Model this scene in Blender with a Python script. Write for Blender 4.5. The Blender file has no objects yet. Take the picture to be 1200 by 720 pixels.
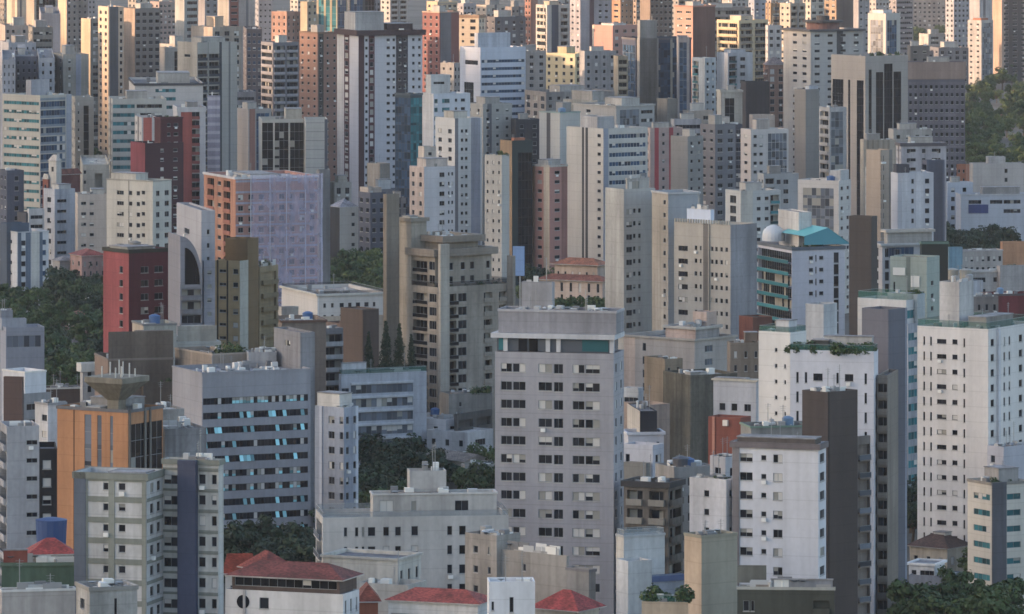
import bpy, math, random, zlib
import numpy as np
from mathutils import Vector, noise as mnoise
R_ = math.radians
scene = bpy.context.scene
C = scene.collection

# ------------------------------------------------------------------ camera, sky, sun, exposure
F_PX, HORIZON, CAM_H = 7000.0, -208.0, 148.0        # focal length and horizon line in pixels of the 1200 px photo
cam_d = bpy.data.cameras.new('camera')
cam = bpy.data.objects.new('camera', cam_d); C.objects.link(cam)
cam.location = (0, 0, CAM_H); cam.rotation_euler = (R_(90), 0, 0)
cam_d.sensor_width = 36; cam_d.lens = 36*F_PX/1200
cam_d.shift_y = -(360-HORIZON)/1200
cam_d.clip_start = 5; cam_d.clip_end = 60000
scene.camera = cam

SUN_EL, SUN_AZ = 7.0, 10.0      # elevation; degrees the sun stands towards the camera from straight left
w_ = bpy.data.worlds.new('World'); scene.world = w_; w_.use_nodes = True
nt = w_.node_tree; bg = nt.nodes['Background']
sky = nt.nodes.new('ShaderNodeTexSky'); sky.sky_type = 'NISHITA'; sky.sun_disc = False
sky.sun_elevation = R_(SUN_EL)
sun_dir = Vector((-math.cos(R_(SUN_AZ))*math.cos(R_(SUN_EL)), -math.sin(R_(SUN_AZ))*math.cos(R_(SUN_EL)), math.sin(R_(SUN_EL))))
sky.sun_rotation = math.atan2(sun_dir.x, sun_dir.y)
sky.altitude = 850; sky.air_density = 1.0; sky.dust_density = 3.0; sky.ozone_density = .8
nt.links.new(sky.outputs[0], bg.inputs[0]); bg.inputs[1].default_value = 0.15
sl = bpy.data.lights.new('sun', 'SUN'); sl.energy = 2.8; sl.angle = R_(0.5); sl.color = (1.0, 0.66, 0.38)
so = bpy.data.objects.new('sun', sl); C.objects.link(so)
so.rotation_euler = (-sun_dir).to_track_quat('-Z', 'Y').to_euler()
scene.view_settings.view_transform = 'Standard'; scene.view_settings.look = 'None'
scene.view_settings.gamma = 1; scene.view_settings.exposure = 2.0
scene.view_settings.use_curve_mapping = False
scene.view_settings.use_white_balance = True
scene.view_settings.white_balance_temperature = 6250; scene.view_settings.white_balance_tint = 16
scene.cycles.filter_width = 1.6
scene.cycles.max_bounces = 5; scene.cycles.diffuse_bounces = 3; scene.cycles.glossy_bounces = 2
scene.cycles.volume_bounces = 0; scene.cycles.transparent_max_bounces = 6
scene.cycles.use_denoising = True

# ------------------------------------------------------------------ materials
def lin(h):
    h = h.lstrip('#'); v = [int(h[i:i+2], 16)/255 for i in (0, 2, 4)]
    return tuple((c/12.92 if c <= .04045 else ((c+.055)/1.055)**2.4) for c in v)
def nodes(name):
    m = bpy.data.materials.new(name); m.use_nodes = True
    t = m.node_tree; return m, t, t.nodes['Principled BSDF']
def N(t, k, **kw):
    n = t.nodes.new(k)
    for a, b in kw.items(): setattr(n, a, b)
    return n
def mapped(t, scale):
    g = N(t, 'ShaderNodeNewGeometry'); mp = N(t, 'ShaderNodeMapping'); mp.inputs['Scale'].default_value = scale
    t.links.new(g.outputs['Position'], mp.inputs[0]); return mp.outputs[0]
def noise_fac(t, scale, detail, lo, hi, a, b):
    """noise stretched by scale -> value between a and b"""
    n = N(t, 'ShaderNodeTexNoise'); n.inputs['Scale'].default_value = 1; n.inputs['Detail'].default_value = detail
    t.links.new(mapped(t, scale), n.inputs['Vector'])
    r = N(t, 'ShaderNodeMapRange'); t.links.new(n.outputs['Fac'], r.inputs[0])
    r.inputs[1].default_value = lo; r.inputs[2].default_value = hi; r.inputs[3].default_value = a; r.inputs[4].default_value = b
    return r.outputs[0]
def mul(t, x, y):
    m = N(t, 'ShaderNodeMath', operation='MULTIPLY'); t.links.new(x, m.inputs[0]); t.links.new(y, m.inputs[1]); return m.outputs[0]
def tint(t, p, rgb, fac, stain=None):
    mx = N(t, 'ShaderNodeVectorMath', operation='SCALE'); mx.inputs[0].default_value = rgb
    t.links.new(fac, mx.inputs['Scale'])
    t.links.new(mx.outputs[0], p.inputs['Base Color'])
_mats = {}
def wall(hexcol, dirt=1.0, rough=.85):
    """rendered or tiled wall: blotches and rain streaks down its height"""
    k = ('w', hexcol, dirt)
    if k not in _mats:
        m, t, p = nodes('wall_' + hexcol.lstrip('#'))
        a = noise_fac(t, (.22, .22, .03), 4, .35, .62, 1-.24*dirt, 1.02)
        b = noise_fac(t, (.07, .07, .09), 3, .3, .7, 1-.20*dirt, 1.06)
        c = noise_fac(t, (1.6, 1.6, 1.1), 2, .3, .7, 1-.10*dirt, 1.03)
        e = noise_fac(t, (1.1, 1.1, .045), 3, .42, .68, 1.02, 1-.17*dirt); c = mul(t, c, e)
        zz = N(t, 'ShaderNodeNewGeometry'); sp = N(t, 'ShaderNodeSeparateXYZ'); t.links.new(zz.outputs['Position'], sp.inputs[0])
        md = N(t, 'ShaderNodeMath', operation='FLOORED_MODULO'); t.links.new(sp.outputs[2], md.inputs[0]); md.inputs[1].default_value = 3.0
        lt = N(t, 'ShaderNodeMath', operation='LESS_THAN'); t.links.new(md.outputs[0], lt.inputs[0]); lt.inputs[1].default_value = .14
        jn = N(t, 'ShaderNodeMath', operation='MULTIPLY_ADD'); t.links.new(lt.outputs[0], jn.inputs[0]); jn.inputs[1].default_value = -.13; jn.inputs[2].default_value = 1
        rgb = lin(hexcol); lu = sum(rgb)/3; rgb = tuple(lu+(c_-lu)*.74 for c_ in rgb)
        tint(t, p, rgb, mul(t, mul(t, mul(t, a, b), c), jn.outputs[0])); p.inputs['Roughness'].default_value = rough
        p.inputs['Specular IOR Level'].default_value = .25
        _mats[k] = m
    return _mats[k]
def roofm(hexcol):
    k = ('r', hexcol)
    if k not in _mats:
        m, t, p = nodes('roof_' + hexcol.lstrip('#'))
        a = noise_fac(t, (.25, .25, .25), 5, .35, .65, .6, 1.1); b = noise_fac(t, (1.2, .4, 1), 3, .3, .7, .75, 1.1)
        tint(t, p, lin(hexcol), mul(t, a, b)); p.inputs['Roughness'].default_value = .95
        _mats[k] = m
    return _mats[k]
def tilem(hexcol='#9a4a35'):
    k = ('t', hexcol)
    if k not in _mats:
        m, t, p = nodes('clay_tile_' + hexcol.lstrip('#'))
        a = noise_fac(t, (.5, .5, .5), 5, .3, .7, .5, 1.25); b = noise_fac(t, (2.2, 2.2, 9.0), 2, .35, .65, .55, 1.25)
        tint(t, p, lin(hexcol), mul(t, a, b)); p.inputs['Roughness'].default_value = .85
        _mats[k] = m
    return _mats[k]
def flat(hexcol, rough=.6, metal=0, spec=.4):
    k = ('f', hexcol, rough, metal)
    if k not in _mats:
        m, t, p = nodes('paint_' + hexcol.lstrip('#'))
        p.inputs['Base Color'].default_value = (*lin(hexcol), 1); p.inputs['Roughness'].default_value = rough
        p.inputs['Metallic'].default_value = metal; p.inputs['Specular IOR Level'].default_value = spec
        _mats[k] = m
    return _mats[k]
def glass(hexcol, rough=.12):
    """window glass seen from outside: dark room behind, sky in front; every pane leans a little differently"""
    k = ('g', hexcol, rough)
    if k not in _mats:
        m, t, p = nodes('glass_' + hexcol.lstrip('#'))
        oi = N(t, 'ShaderNodeObjectInfo'); g = N(t, 'ShaderNodeNewGeometry')
        ad = N(t, 'ShaderNodeMath', operation='ADD'); t.links.new(oi.outputs['Random'], ad.inputs[0]); t.links.new(g.outputs['Random Per Island'], ad.inputs[1])
        fr = N(t, 'ShaderNodeMath', operation='FRACT'); t.links.new(ad.outputs[0], fr.inputs[0])
        r = N(t, 'ShaderNodeMapRange'); t.links.new(fr.outputs[0], r.inputs[0]); r.inputs[3].default_value = .35; r.inputs[4].default_value = 1.7
        tint(t, p, lin(hexcol), r.outputs[0])
        p.inputs['Roughness'].default_value = rough; p.inputs['IOR'].default_value = 1.5; p.inputs['Specular IOR Level'].default_value = .36
        _mats[k] = m
    return _mats[k]
GL = {'d': glass('#1d1f25'), 'b': glass('#2c3f55'), 't': glass('#2f6068'), 'k': glass('#101116'), 's': glass('#565c66', .2),
      'c': glass('#86b9c0', .15)}
BLIND = flat('#b9b6b2', .8); BLIND2 = flat('#8a8882', .8)
FR = {'w': flat('#c9c9c8', .5), 'd': flat('#33343a', .5), 'g': flat('#7f8386', .5)}
GUARD = {}
for k_, h_ in (('s', '#8d9498'), ('t', '#3c6a60'), ('k', '#2b2d33')):
    m_, t_, p_ = nodes('guard_glass_'+k_); p_.inputs['Base Color'].default_value = (*lin(h_), 1); p_.inputs['Roughness'].default_value = .15; p_.inputs['Alpha'].default_value = .5; GUARD[k_] = m_
METAL = flat('#8d9094', .45, .6); DARK = flat('#2b2b2e', .8); WHITE = flat('#d8d8d6', .6)

# ------------------------------------------------------------------ mesh collecting
class MB:
    def __init__(s): s.v = []; s.f = []; s.m = []; s.mats = []
    def mi(s, mat):
        if mat not in s.mats: s.mats.append(mat)
        return s.mats.index(mat)
    def quad(s, a, b, c, d, mat):
        n = len(s.v); s.v += [a, b, c, d]; s.f.append((n, n+1, n+2, n+3)); s.m.append(s.mi(mat))
    def poly(s, pts, mat):
        n = len(s.v); s.v += list(pts); s.f.append(tuple(range(n, n+len(pts)))); s.m.append(s.mi(mat))
    def box(s, x0, x1, y0, y1, z0, z1, mat):
        n = len(s.v)
        s.v += [(x0, y0, z0), (x1, y0, z0), (x1, y1, z0), (x0, y1, z0), (x0, y0, z1), (x1, y0, z1), (x1, y1, z1), (x0, y1, z1)]
        for q in ((0, 3, 2, 1), (4, 5, 6, 7), (0, 1, 5, 4), (1, 2, 6, 5), (2, 3, 7, 6), (3, 0, 4, 7)):
            s.f.append(tuple(n+i for i in q)); s.m.append(s.mi(mat))
    def cyl(s, x, y, z0, z1, r, mat, n=14, r1=None):
        r1 = r if r1 is None else r1; k = len(s.v)
        for z, q in ((z0, r), (z1, r1)):
            s.v += [(x+q*math.cos(2*math.pi*i/n), y+q*math.sin(2*math.pi*i/n), z) for i in range(n)]
        for i in range(n):
            j = (i+1) % n; s.f.append((k+i, k+j, k+n+j, k+n+i)); s.m.append(s.mi(mat))
        s.f.append(tuple(k+n+i for i in range(n))); s.m.append(s.mi(mat))
        s.f.append(tuple(k+i for i in reversed(range(n)))); s.m.append(s.mi(mat))
    def mesh(s, name):
        me = bpy.data.meshes.new(name); me.from_pydata(s.v, [], s.f)
        for m in s.mats: me.materials.append(m)
        me.polygons.foreach_set('material_index', s.m); me.update(); return me
    def build(s, name, parent=None, loc=(0, 0, 0), rz=0):
        return link(name, s.mesh(name), parent, loc, rz)
def link(name, me, parent=None, loc=(0, 0, 0), rz=0):
    o = bpy.data.objects.new(name, me); C.objects.link(o)
    if parent is not None: o.parent = parent
    o.location = loc
    if rz: o.rotation_euler = (0, 0, rz)
    return o
def tag(o, label=None, cat=None, group=None, kind=None):
    if label: o['label'] = label
    if cat: o['category'] = cat
    if group: o['group'] = group
    if kind: o['kind'] = kind
    return o

# ------------------------------------------------------------------ windows, balconies
_wm = {}
def window_mesh(w, h, style, glassk, frame, var):
    """frame with panes set back in it; var picks which panes have blinds down"""
    key = (round(w, 2), round(h, 2), style, glassk, frame, var)
    if key in _wm: return _wm[key]
    var = var % 10
    b = MB(); fr = FR[frame]; t = min(.07, w*.12, h*.12); G = GL[glassk]; rnd = random.Random(zlib.crc32(repr(key).encode()))
    b.box(0, w, 0, .08, 0, t, fr); b.box(0, w, 0, .08, h-t, h, fr); b.box(0, t, 0, .08, t, h-t, fr); b.box(w-t, w, 0, .08, t, h-t, fr)
    if style in 'wtsx': b.box(-.07, w+.07, -.2, -.105, -.12, -.005, wall('#a8a6a3', .6))
    if style in 'wt' and var == 3: b.box(w*.2, w*.2+.75, -.6, -.13, -.75, -.2, WHITE)
    if style == 'r': n = max(2, int(round(w/(.8 if glassk == 'c' else 1.3))))
    elif style in 'st': n = 1
    else: n = max(1, int(round(w/1.0)))
    pw = (w-2*t)/n
    for i in range(n):
        a, c = t+i*pw, t+(i+1)*pw
        if i: b.box(a-.02, a+.02, .005, .075, t, h-t, fr)
        lean = rnd.uniform(-.02, .02)
        q = rnd.random(); y = .05
        if (var == 1 and q < .5) or (var == 2) or (var == 0 and style == 'r' and q < .12):
            mt = BLIND if rnd.random() < .6 else BLIND2
            cut = h-t if var == 2 and q < .7 else None
            zc = t if cut else t+(h-2*t)*rnd.choice((0, .35, .5))
            b.quad((a, y, zc), (c, y, zc), (c, y, h-t), (a, y, h-t), mt)
            if zc > t: b.quad((a, y, t), (c, y, t), (c, y, zc), (a, y, zc), G)
        elif style == 'r' and glassk == 'c' and q < .26:      # an awning pane tipped open, showing its bright face
            b.quad((a, y-.5, t), (c, y-.5, t), (c, y, h-t), (a, y, h-t), GL['c']); b.quad((a, y+.02, t), (c, y+.02, t), (c, y+.02, h-t), (a, y+.02, h-t), GL['d'])
        else:
            gg = GL['d'] if glassk == 'c' else G
            b.quad((a, y+lean, t), (c, y-lean, t), (c, y-lean*.5, h-t), (a, y+lean*.5, h-t), gg)
    _wm[key] = b.mesh('window'); return _wm[key]
def balcony_mesh(w, h, mat, glassk, rail, proud, var):
    key = ('B', round(w, 2), round(h, 2), mat.name, glassk, rail, proud, var)
    if key in _wm: return _wm[key]
    b = MB(); rnd = random.Random(zlib.crc32(repr(key).encode()))
    if rail == 'w': b.box(0, w, -proud, -proud+.15, 0, 1.05, mat); b.box(0, w, -proud+.15, 0, 0, .15, mat)
    else:
        b.box(0, w, -proud, 0, 0, .15, mat); b.box(0, w, -proud, -proud+.05, .97, 1.03, FR['g'])
        b.quad((0, -proud+.03, .15), (w, -proud+.03, .15), (w, -proud+.03, .97), (0, -proud+.03, .97), GL['t' if rail == 't' else 'k' if rail == 'k' else 's'])
    if proud > .3 and rail == 'w':
        b.box(0, .12, -proud+.15, 0, .15, 1.05, mat); b.box(w-.12, w, -proud+.15, 0, .15, 1.05, mat)
    d = 1.1; n = max(2, int(w/1.2)); pw = w/n
    for i in range(n):
        a, c = i*pw, (i+1)*pw
        if (var and rnd.random() < .35): b.quad((a, d-.03, .16), (c, d-.03, .16), (c, d-.03, h-.3), (a, d-.03, h-.3), BLIND2)
        else: b.quad((a, d-.03, .16), (c, d-.03, .16), (c, d-.03, h-.2), (a, d-.03, h-.2), GL[glassk])
        if i: b.box(a-.03, a+.03, d-.09, d-.04, .16, h-.2, FR['g'])
    _wm[key] = b.mesh('balcony'); return _wm[key]

KINDZ = {'w': (.30, .78), 't': (.42, .78), 's': (.22, .78), 'r': (.32, .74), 'k': (.02, .93), 'x': (.12, .88), 'o': (.30, .70)}

def grid_face(mb, org, ud, U, z0, z1, ops, mat, paints=()):
    """one wall face with real openings cut in it. org at u=0; ud unit dir along face; outward = (ud.y,-ud.x)"""
    ox, oy = org; ux, uy = ud; nx, ny = uy, -ux
    def P(u, d, z): return (ox+ux*u-nx*d, oy+uy*u-ny*d, z)
    us = sorted({0.0, U, *[round(o[0], 4) for o in ops], *[round(o[1], 4) for o in ops], *[round(p[0], 4) for p in paints], *[round(p[1], 4) for p in paints]})
    def mt_(i):
        c = (us[i]+us[i+1])/2; r = mat
        for (a, b, m) in paints:
            if a < c < b: r = m
        return r
    cm = [mt_(i) for i in range(len(us)-1)]
    zs = sorted({z0, z1, *[round(o[2], 4) for o in ops], *[round(o[3], 4) for o in ops]})
    ua, za = np.array(us), np.array(zs); mask = np.zeros((len(us)-1, len(zs)-1), bool)
    for (a, b, c, d, dep, back) in ops:
        i0, i1 = np.searchsorted(ua, a-1e-3), np.searchsorted(ua, b-1e-3); j0, j1 = np.searchsorted(za, c-1e-3), np.searchsorted(za, d-1e-3)
        mask[i0:i1, j0:j1] = True
    for j in range(len(zs)-1):
        i = 0
        while i < len(us)-1:
            if mask[i, j]: i += 1; continue
            k = i
            while k < len(us)-1 and not mask[k, j] and cm[k] is cm[i]: k += 1
            mb.quad(P(us[i], 0, zs[j]), P(us[k], 0, zs[j]), P(us[k], 0, zs[j+1]), P(us[i], 0, zs[j+1]), cm[i]); i = k
    for (a, b, c, d, dep, back) in ops:
        mb.quad(P(a, 0, c), P(b, 0, c), P(b, dep, c), P(a, dep, c), mat); mb.quad(P(a, 0, d), P(a, dep, d), P(b, dep, d), P(b, 0, d), mat)
        mb.quad(P(a, 0, c), P(a, dep, c), P(a, dep, d), P(a, 0, d), mat); mb.quad(P(b, 0, c), P(b, 0, d), P(b, dep, d), P(b, dep, c), mat)
        if back: mb.quad(P(a, dep, c), P(b, dep, c), P(b, dep, d), P(a, dep, d), mat)

ALL = []
class Bld:
    """a building: an Empty at its near corner on the ground, parts in its own axes (x along the right face, y back along the left face)"""
    def __init__(s, name, label, cat, x, s_, yaw=None, group=None, seed=None):
        xl, xc, xr = x; s.s = s_; s.Y = 3*F_PX/s_; s.rnd = random.Random(seed if seed is not None else int(xl*7+xr*13+s_*101))
        s.C = ((xc-600)/F_PX*s.Y, s.Y)
        phi = math.degrees(math.atan((xc-600)/F_PX))
        if yaw is None:
            a, b = max(xc-xl, 0), max(xr-xc, 0)
            if a < 2: yaw = -math.degrees(math.atan(((xl+xr)/2-600)/F_PX)) + (8 if a else 0)
            elif b < 2: yaw = 90-math.degrees(math.atan(((xl+xr)/2-600)/F_PX)) - (8 if b else 0)
            else:
                th = 35+phi
                for lim in (1/2.2, 2.2):
                    q = (b/math.cos(R_(th)))/(a/math.sin(R_(th)))
                    if (lim > 1 and q > lim) or (lim < 1 and q < lim): th = math.degrees(math.atan(lim*a/b))
                yaw = th-phi
        s.yaw = yaw; th = R_(yaw); s.c, s.sn = math.cos(th), math.sin(th)
        s.root = bpy.data.objects.new(name, None); C.objects.link(s.root); s.root.empty_display_size = 2
        s.root.location = (s.C[0], s.C[1], 0); s.root.rotation_euler = (0, 0, th)
        tag(s.root, label, cat, group); s.n_single = 0; s.rest = MB(); ALL.append(s)
        s.local0 = (0.0, 0.0)
    def ray_r(s, px, ly=0.0):
        """local x where the picture column px meets the line y=ly"""
        t = (px-600)/F_PX; cx = s.C[0]-s.sn*ly; cy = s.C[1]+s.c*ly
        return (t*cy-cx)/(s.c-t*s.sn)
    def ray_l(s, px, lx=0.0):
        t = (px-600)/F_PX; cx = s.C[0]+s.c*lx; cy = s.C[1]+s.sn*lx
        return (cx-t*cy)/(s.sn+t*s.c)
    def zpx(s, py, lx=0.0, ly=0.0):
        Y = s.C[1]+s.sn*lx+s.c*ly
        return CAM_H-(py-HORIZON)*Y/F_PX
    def blk(s, x, top, wall_='#c8c6c2', L='', R='', pt=1.2, lx=0.0, ly=None, d=14.0, w=14.0, fh=3.0, base=0.0, par=.9, roof='#77767a',
            frame='g', gl='d', name='wall', nf=None, dirt=1.0, blind=.25, ztop=None, cap=None, back=True, cornerpx=True):
        """a block whose near corner projects at x[1]; lx/ly move that corner back in the building's axes"""
        xl, xc, xr = x; ly_ = 0.0 if ly is None else ly
        on_roof = base == 'roof'
        if on_roof: base = s.main['zr']-.3
        # near corner: on line y=ly_ at picture column xc, unless lx given
        if lx and ly is None: ly_ = s.ray_l(xc, lx)
        cx = s.ray_r(xc, ly_) if lx == 0.0 else lx
        W = s.ray_r(xr, ly_)-cx if xr-xc >= 2 else w
        D = (s.ray_l(xl, cx)-ly_) if xc-xl >= 2 else d
        if not (0.3 < W < 95) or not (0.3 < D < 95): print('SIZE?', s.root.name, s.root.get('label'), x, 'W%.1f D%.1f yaw%.0f' % (W, D, s.yaw))
        W = min(max(W, .6), 95); D = min(max(D, .6), 95)
        if on_roof:
            M_ = s.main; W = min(W, M_['W']-.8); D = min(D, M_['D']-.8)
            cx = min(max(cx, M_['cx']+.35), M_['cx']+M_['W']-W-.35); ly_ = min(max(ly_, M_['cy']+.35), M_['cy']+M_['D']-D-.35)
        zt = s.zpx(top, cx, ly_) if ztop is None else ztop
        if zt < base+2: zt = base+2
        mat = wall(wall_, dirt); mb = MB()
        nfl = int((zt-pt-base)/fh) if nf is None else nf
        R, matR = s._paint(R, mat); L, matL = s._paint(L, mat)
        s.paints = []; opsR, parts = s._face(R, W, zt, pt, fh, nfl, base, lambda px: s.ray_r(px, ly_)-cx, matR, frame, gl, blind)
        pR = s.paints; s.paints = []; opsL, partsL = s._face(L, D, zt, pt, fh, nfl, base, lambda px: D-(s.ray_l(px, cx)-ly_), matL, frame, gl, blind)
        grid_face(mb, (cx, ly_), (1, 0), W, base, zt, opsR, matR, pR)
        grid_face(mb, (cx, ly_+D), (0, -1), D, base, zt, opsL, matL, s.paints)
        mb.quad((cx+W, ly_, base), (cx+W, ly_+D, base), (cx+W, ly_+D, zt), (cx+W, ly_, zt), mat)
        mb.quad((cx+W, ly_+D, base), (cx, ly_+D, base), (cx, ly_+D, zt), (cx+W, ly_+D, zt), mat)
        par = min(par, W*.3, D*.3, 2.0); zr = zt-par; q = .2 if min(W, D) > 1.5 else .05
        A = [(cx, ly_), (cx+W, ly_), (cx+W, ly_+D), (cx, ly_+D)]; I = [(cx+q, ly_+q), (cx+W-q, ly_+q), (cx+W-q, ly_+D-q), (cx+q, ly_+D-q)]
        for i in range(4):
            j = (i+1) % 4
            mb.quad((*A[i], zt), (*A[j], zt), (*I[j], zt), (*I[i], zt), mat)
            mb.quad((*I[i], zt), (*I[j], zt), (*I[j], zr), (*I[i], zr), mat)
        o = mb.build(name, s.root)
        rb = MB(); rb.box(cx+q+.003, cx+W-q-.003, ly_+q+.003, ly_+D-q-.003, zr-.2, zr, roofm(roof)); rb.build('roof', s.root)
        if cap:   # coping or cornice round the top, proud of the wall
            hexc, hh, pr = cap; cb = MB(); cm = wall(hexc, .6)
            cb.box(cx-pr, cx+W+pr, ly_-pr, ly_-.003, zt-hh, zt+.05, cm); cb.box(cx-pr, cx+W+pr, ly_+D+.003, ly_+D+pr, zt-hh, zt+.05, cm)
            cb.box(cx-pr, cx-.003, ly_-.003, ly_+D+.003, zt-hh, zt+.05, cm); cb.box(cx+W+.003, cx+W+pr, ly_-.003, ly_+D+.003, zt-hh, zt+.05, cm)
            cb.build('cornice', s.root)
        for (kind, fn) in parts: fn('R', cx, ly_)
        for (kind, fn) in partsL: fn('L', cx, ly_+D)
        s.last = dict(cx=cx, cy=ly_, W=W, D=D, zt=zt, zr=zr)
        if not hasattr(s, 'main'): s.main = s.last
        return s
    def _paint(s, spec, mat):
        """a strip token as wide as the face colours that face, on some as if lit from the left"""
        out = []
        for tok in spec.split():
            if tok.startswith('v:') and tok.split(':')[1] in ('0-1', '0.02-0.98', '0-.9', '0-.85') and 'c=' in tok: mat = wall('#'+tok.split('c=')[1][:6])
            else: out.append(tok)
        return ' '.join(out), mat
    def _put(s, name, me, side, ox, oy, u, dep, z, single=True):
        if side == 'R': loc, rz = (ox+u, oy+dep, z), 0
        else: loc, rz = (ox+dep, oy-u, z), -math.pi/2
        if name in ('window', 'balcony', 'ribbon_window'):
            if s.n_single >= 100:       # past a hundred, the lowest rows go into one mesh
                k = len(s.rest.v)
                for v in me.vertices:
                    x, y, zz = v.co
                    s.rest.v.append((loc[0]+x, loc[1]+y, z+zz) if side == 'R' else (loc[0]+y, loc[1]-x, z+zz))
                idx = [s.rest.mi(m) for m in me.materials]
                for p in me.polygons: s.rest.f.append(tuple(k+i for i in p.vertices)); s.rest.m.append(idx[p.material_index])
                return None
            s.n_single += 1
        return link(name, me, s.root, loc, rz)
    def _face(s, spec, U, zt, pt, fh, nfl, base, px2u, mat, frame, gl, blind):
        """spec tokens: kind:ranges[:opt]  or kind*n[:width fraction[:opt]].
        w window  t small window  s slit  r ribbon  k recessed balcony  x tall window  o picture window
        g full-height glass  v vertical strip  h band at each floor  c recess full height"""
        ops, parts = [], []; rows = []
        for tok in spec.split():
            opt = ''; kind = tok[0]; body = tok[1:]
            q = body.split(':'); rng = []
            if body.startswith('*'):
                n = int(q[0][1:]); fr = float(q[1]) if len(q) > 1 and q[1] else {'w': .5, 't': .3, 's': .25, 'r': .96, 'k': .8, 'x': .5, 'o': .7}.get(kind, .5)
                opt = q[2] if len(q) > 2 else ''
                for i in range(n): c = (i+.5)/n*U; hw = fr*U/n/2; rng.append((c-hw, c+hw))
            else:
                opt = q[2] if len(q) > 2 else ''
                for r in (q[1].split(',') if len(q) > 1 and q[1] else ['0.0-1.0']):
                    a, b = [float(v) for v in r.split('-')]
                    if b > 1.5: a, b = px2u(a), px2u(b)
                    else: a, b = a*U, b*U
                    rng.append((min(a, b), max(a, b)))
            rng = [(max(a, .06), min(b, U-.06)) for a, b in rng]; rng = [(a, b) for a, b in rng if b-a > .25]
            o = dict(p.split('=') for p in opt.split(';') if '=' in p)
            g = o.get('g', gl); fr_ = o.get('f', frame); bl = float(o.get('b', blind))
            f0, f1 = int(o.get('from', 0)), int(o.get('to', nfl)); f1 = min(f1, nfl)
            z0f, z1f = KINDZ.get(kind, (.3, .78))
            if 'z' in o: z0f, z1f = [float(v) for v in o['z'].split('_')]
            if kind in 'wtsrkxo': rows.append((kind, rng, o, g, fr_, bl, f0, f1, z0f, z1f))
            elif kind == 'g' or kind == 'c':
                za = base+float(o.get('lo', 1)); zb = zt-float(o.get('hi', pt+.4)); dep = float(o.get('dep', .15 if kind == 'g' else 1.5))
                for (a, b) in rng:
                    ops.append((a, b, za, zb, dep, kind == 'c'))
                    if kind == 'g':
                        def fn(side, ox, oy, a=a, b=b, za=za, zb=zb, dep=dep, g=g, fr_=fr_):
                            m = MB(); W_ = b-a; nv = max(1, int(round(W_/1.5))); H_ = zb-za; nh = max(1, int(round(H_/fh)))
                            for i in range(nv):
                                for j in range(nh):
                                    x0, x1 = i*W_/nv, (i+1)*W_/nv; y0, y1 = j*H_/nh, (j+1)*H_/nh; ln = s.rnd.uniform(-.02, .02)
                                    ym = y0+(y1-y0)*.28
                                    m.quad((x0, .05+ln, ym), (x1, .05-ln, ym), (x1, .05-ln, y1), (x0, .05+ln, y1), BLIND2 if s.rnd.random() < bl*.3 else GL[g])
                                    m.quad((x0, .04, y0), (x1, .04, y0), (x1, .04, ym), (x0, .04, ym), GL['k' if g in 'dk' else g])
                                    if i: m.box(x0-.03, x0+.03, 0, .035, y0, y1, FR[fr_])
                                if j or 1:
                                    pass
                            for j in range(1, nh): m.box(0, W_, -.01, .03, j*H_/nh-.04, j*H_/nh+.04, FR[fr_])
                            s._put('curtain_wall', m.mesh('curtain_wall'), side, ox, oy, a, dep-.1, za)
                        parts.append((kind, fn))
            elif kind == 'v':
                hexc = '#'+o.get('c', '888888'); pr = float(o.get('p', .12)); za = base; zb = zt-float(o.get('hi', 0))
                for (a, b) in rng:
                    if -.2 < pr <= .12: s.paints.append((a, b, wall(hexc, .8))); continue  # flush strips are paint, some standing in for shaded recesses
                    def fn(side, ox, oy, a=a, b=b, hexc=hexc, pr=pr, zb=zb):
                        m = MB(); m.box(0, b-a, 0, pr-.003, 0, zb-za-.004, wall(hexc, .8)); s._put('pilaster', m.mesh('pilaster'), side, ox, oy, a, -pr, za+.002)
                    parts.append((kind, fn))
            elif kind == 'h':
                hexc = '#'+o.get('c', '888888'); pr = float(o.get('p', .1)); hh = float(o.get('t', .45)); off = float(o.get('o', 0))
                for (a, b) in rng:
                    def fn(side, ox, oy, a=a, b=b, hexc=hexc, pr=pr, hh=hh, off=off, f0=f0, f1=f1):
                        m = MB()
                        for k in range(f0, f1+1):
                            z = zt-pt-k*fh-hh/2+off
                            if z > base+.5 and z+hh < zt: m.box(0, b-a, 0, pr-.003, z, z+hh, wall(hexc, .8))
                        if m.v: s._put('floor_trim', m.mesh('floor_trim'), side, ox, oy, a, -pr, 0)
                    parts.append((kind, fn))
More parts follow.
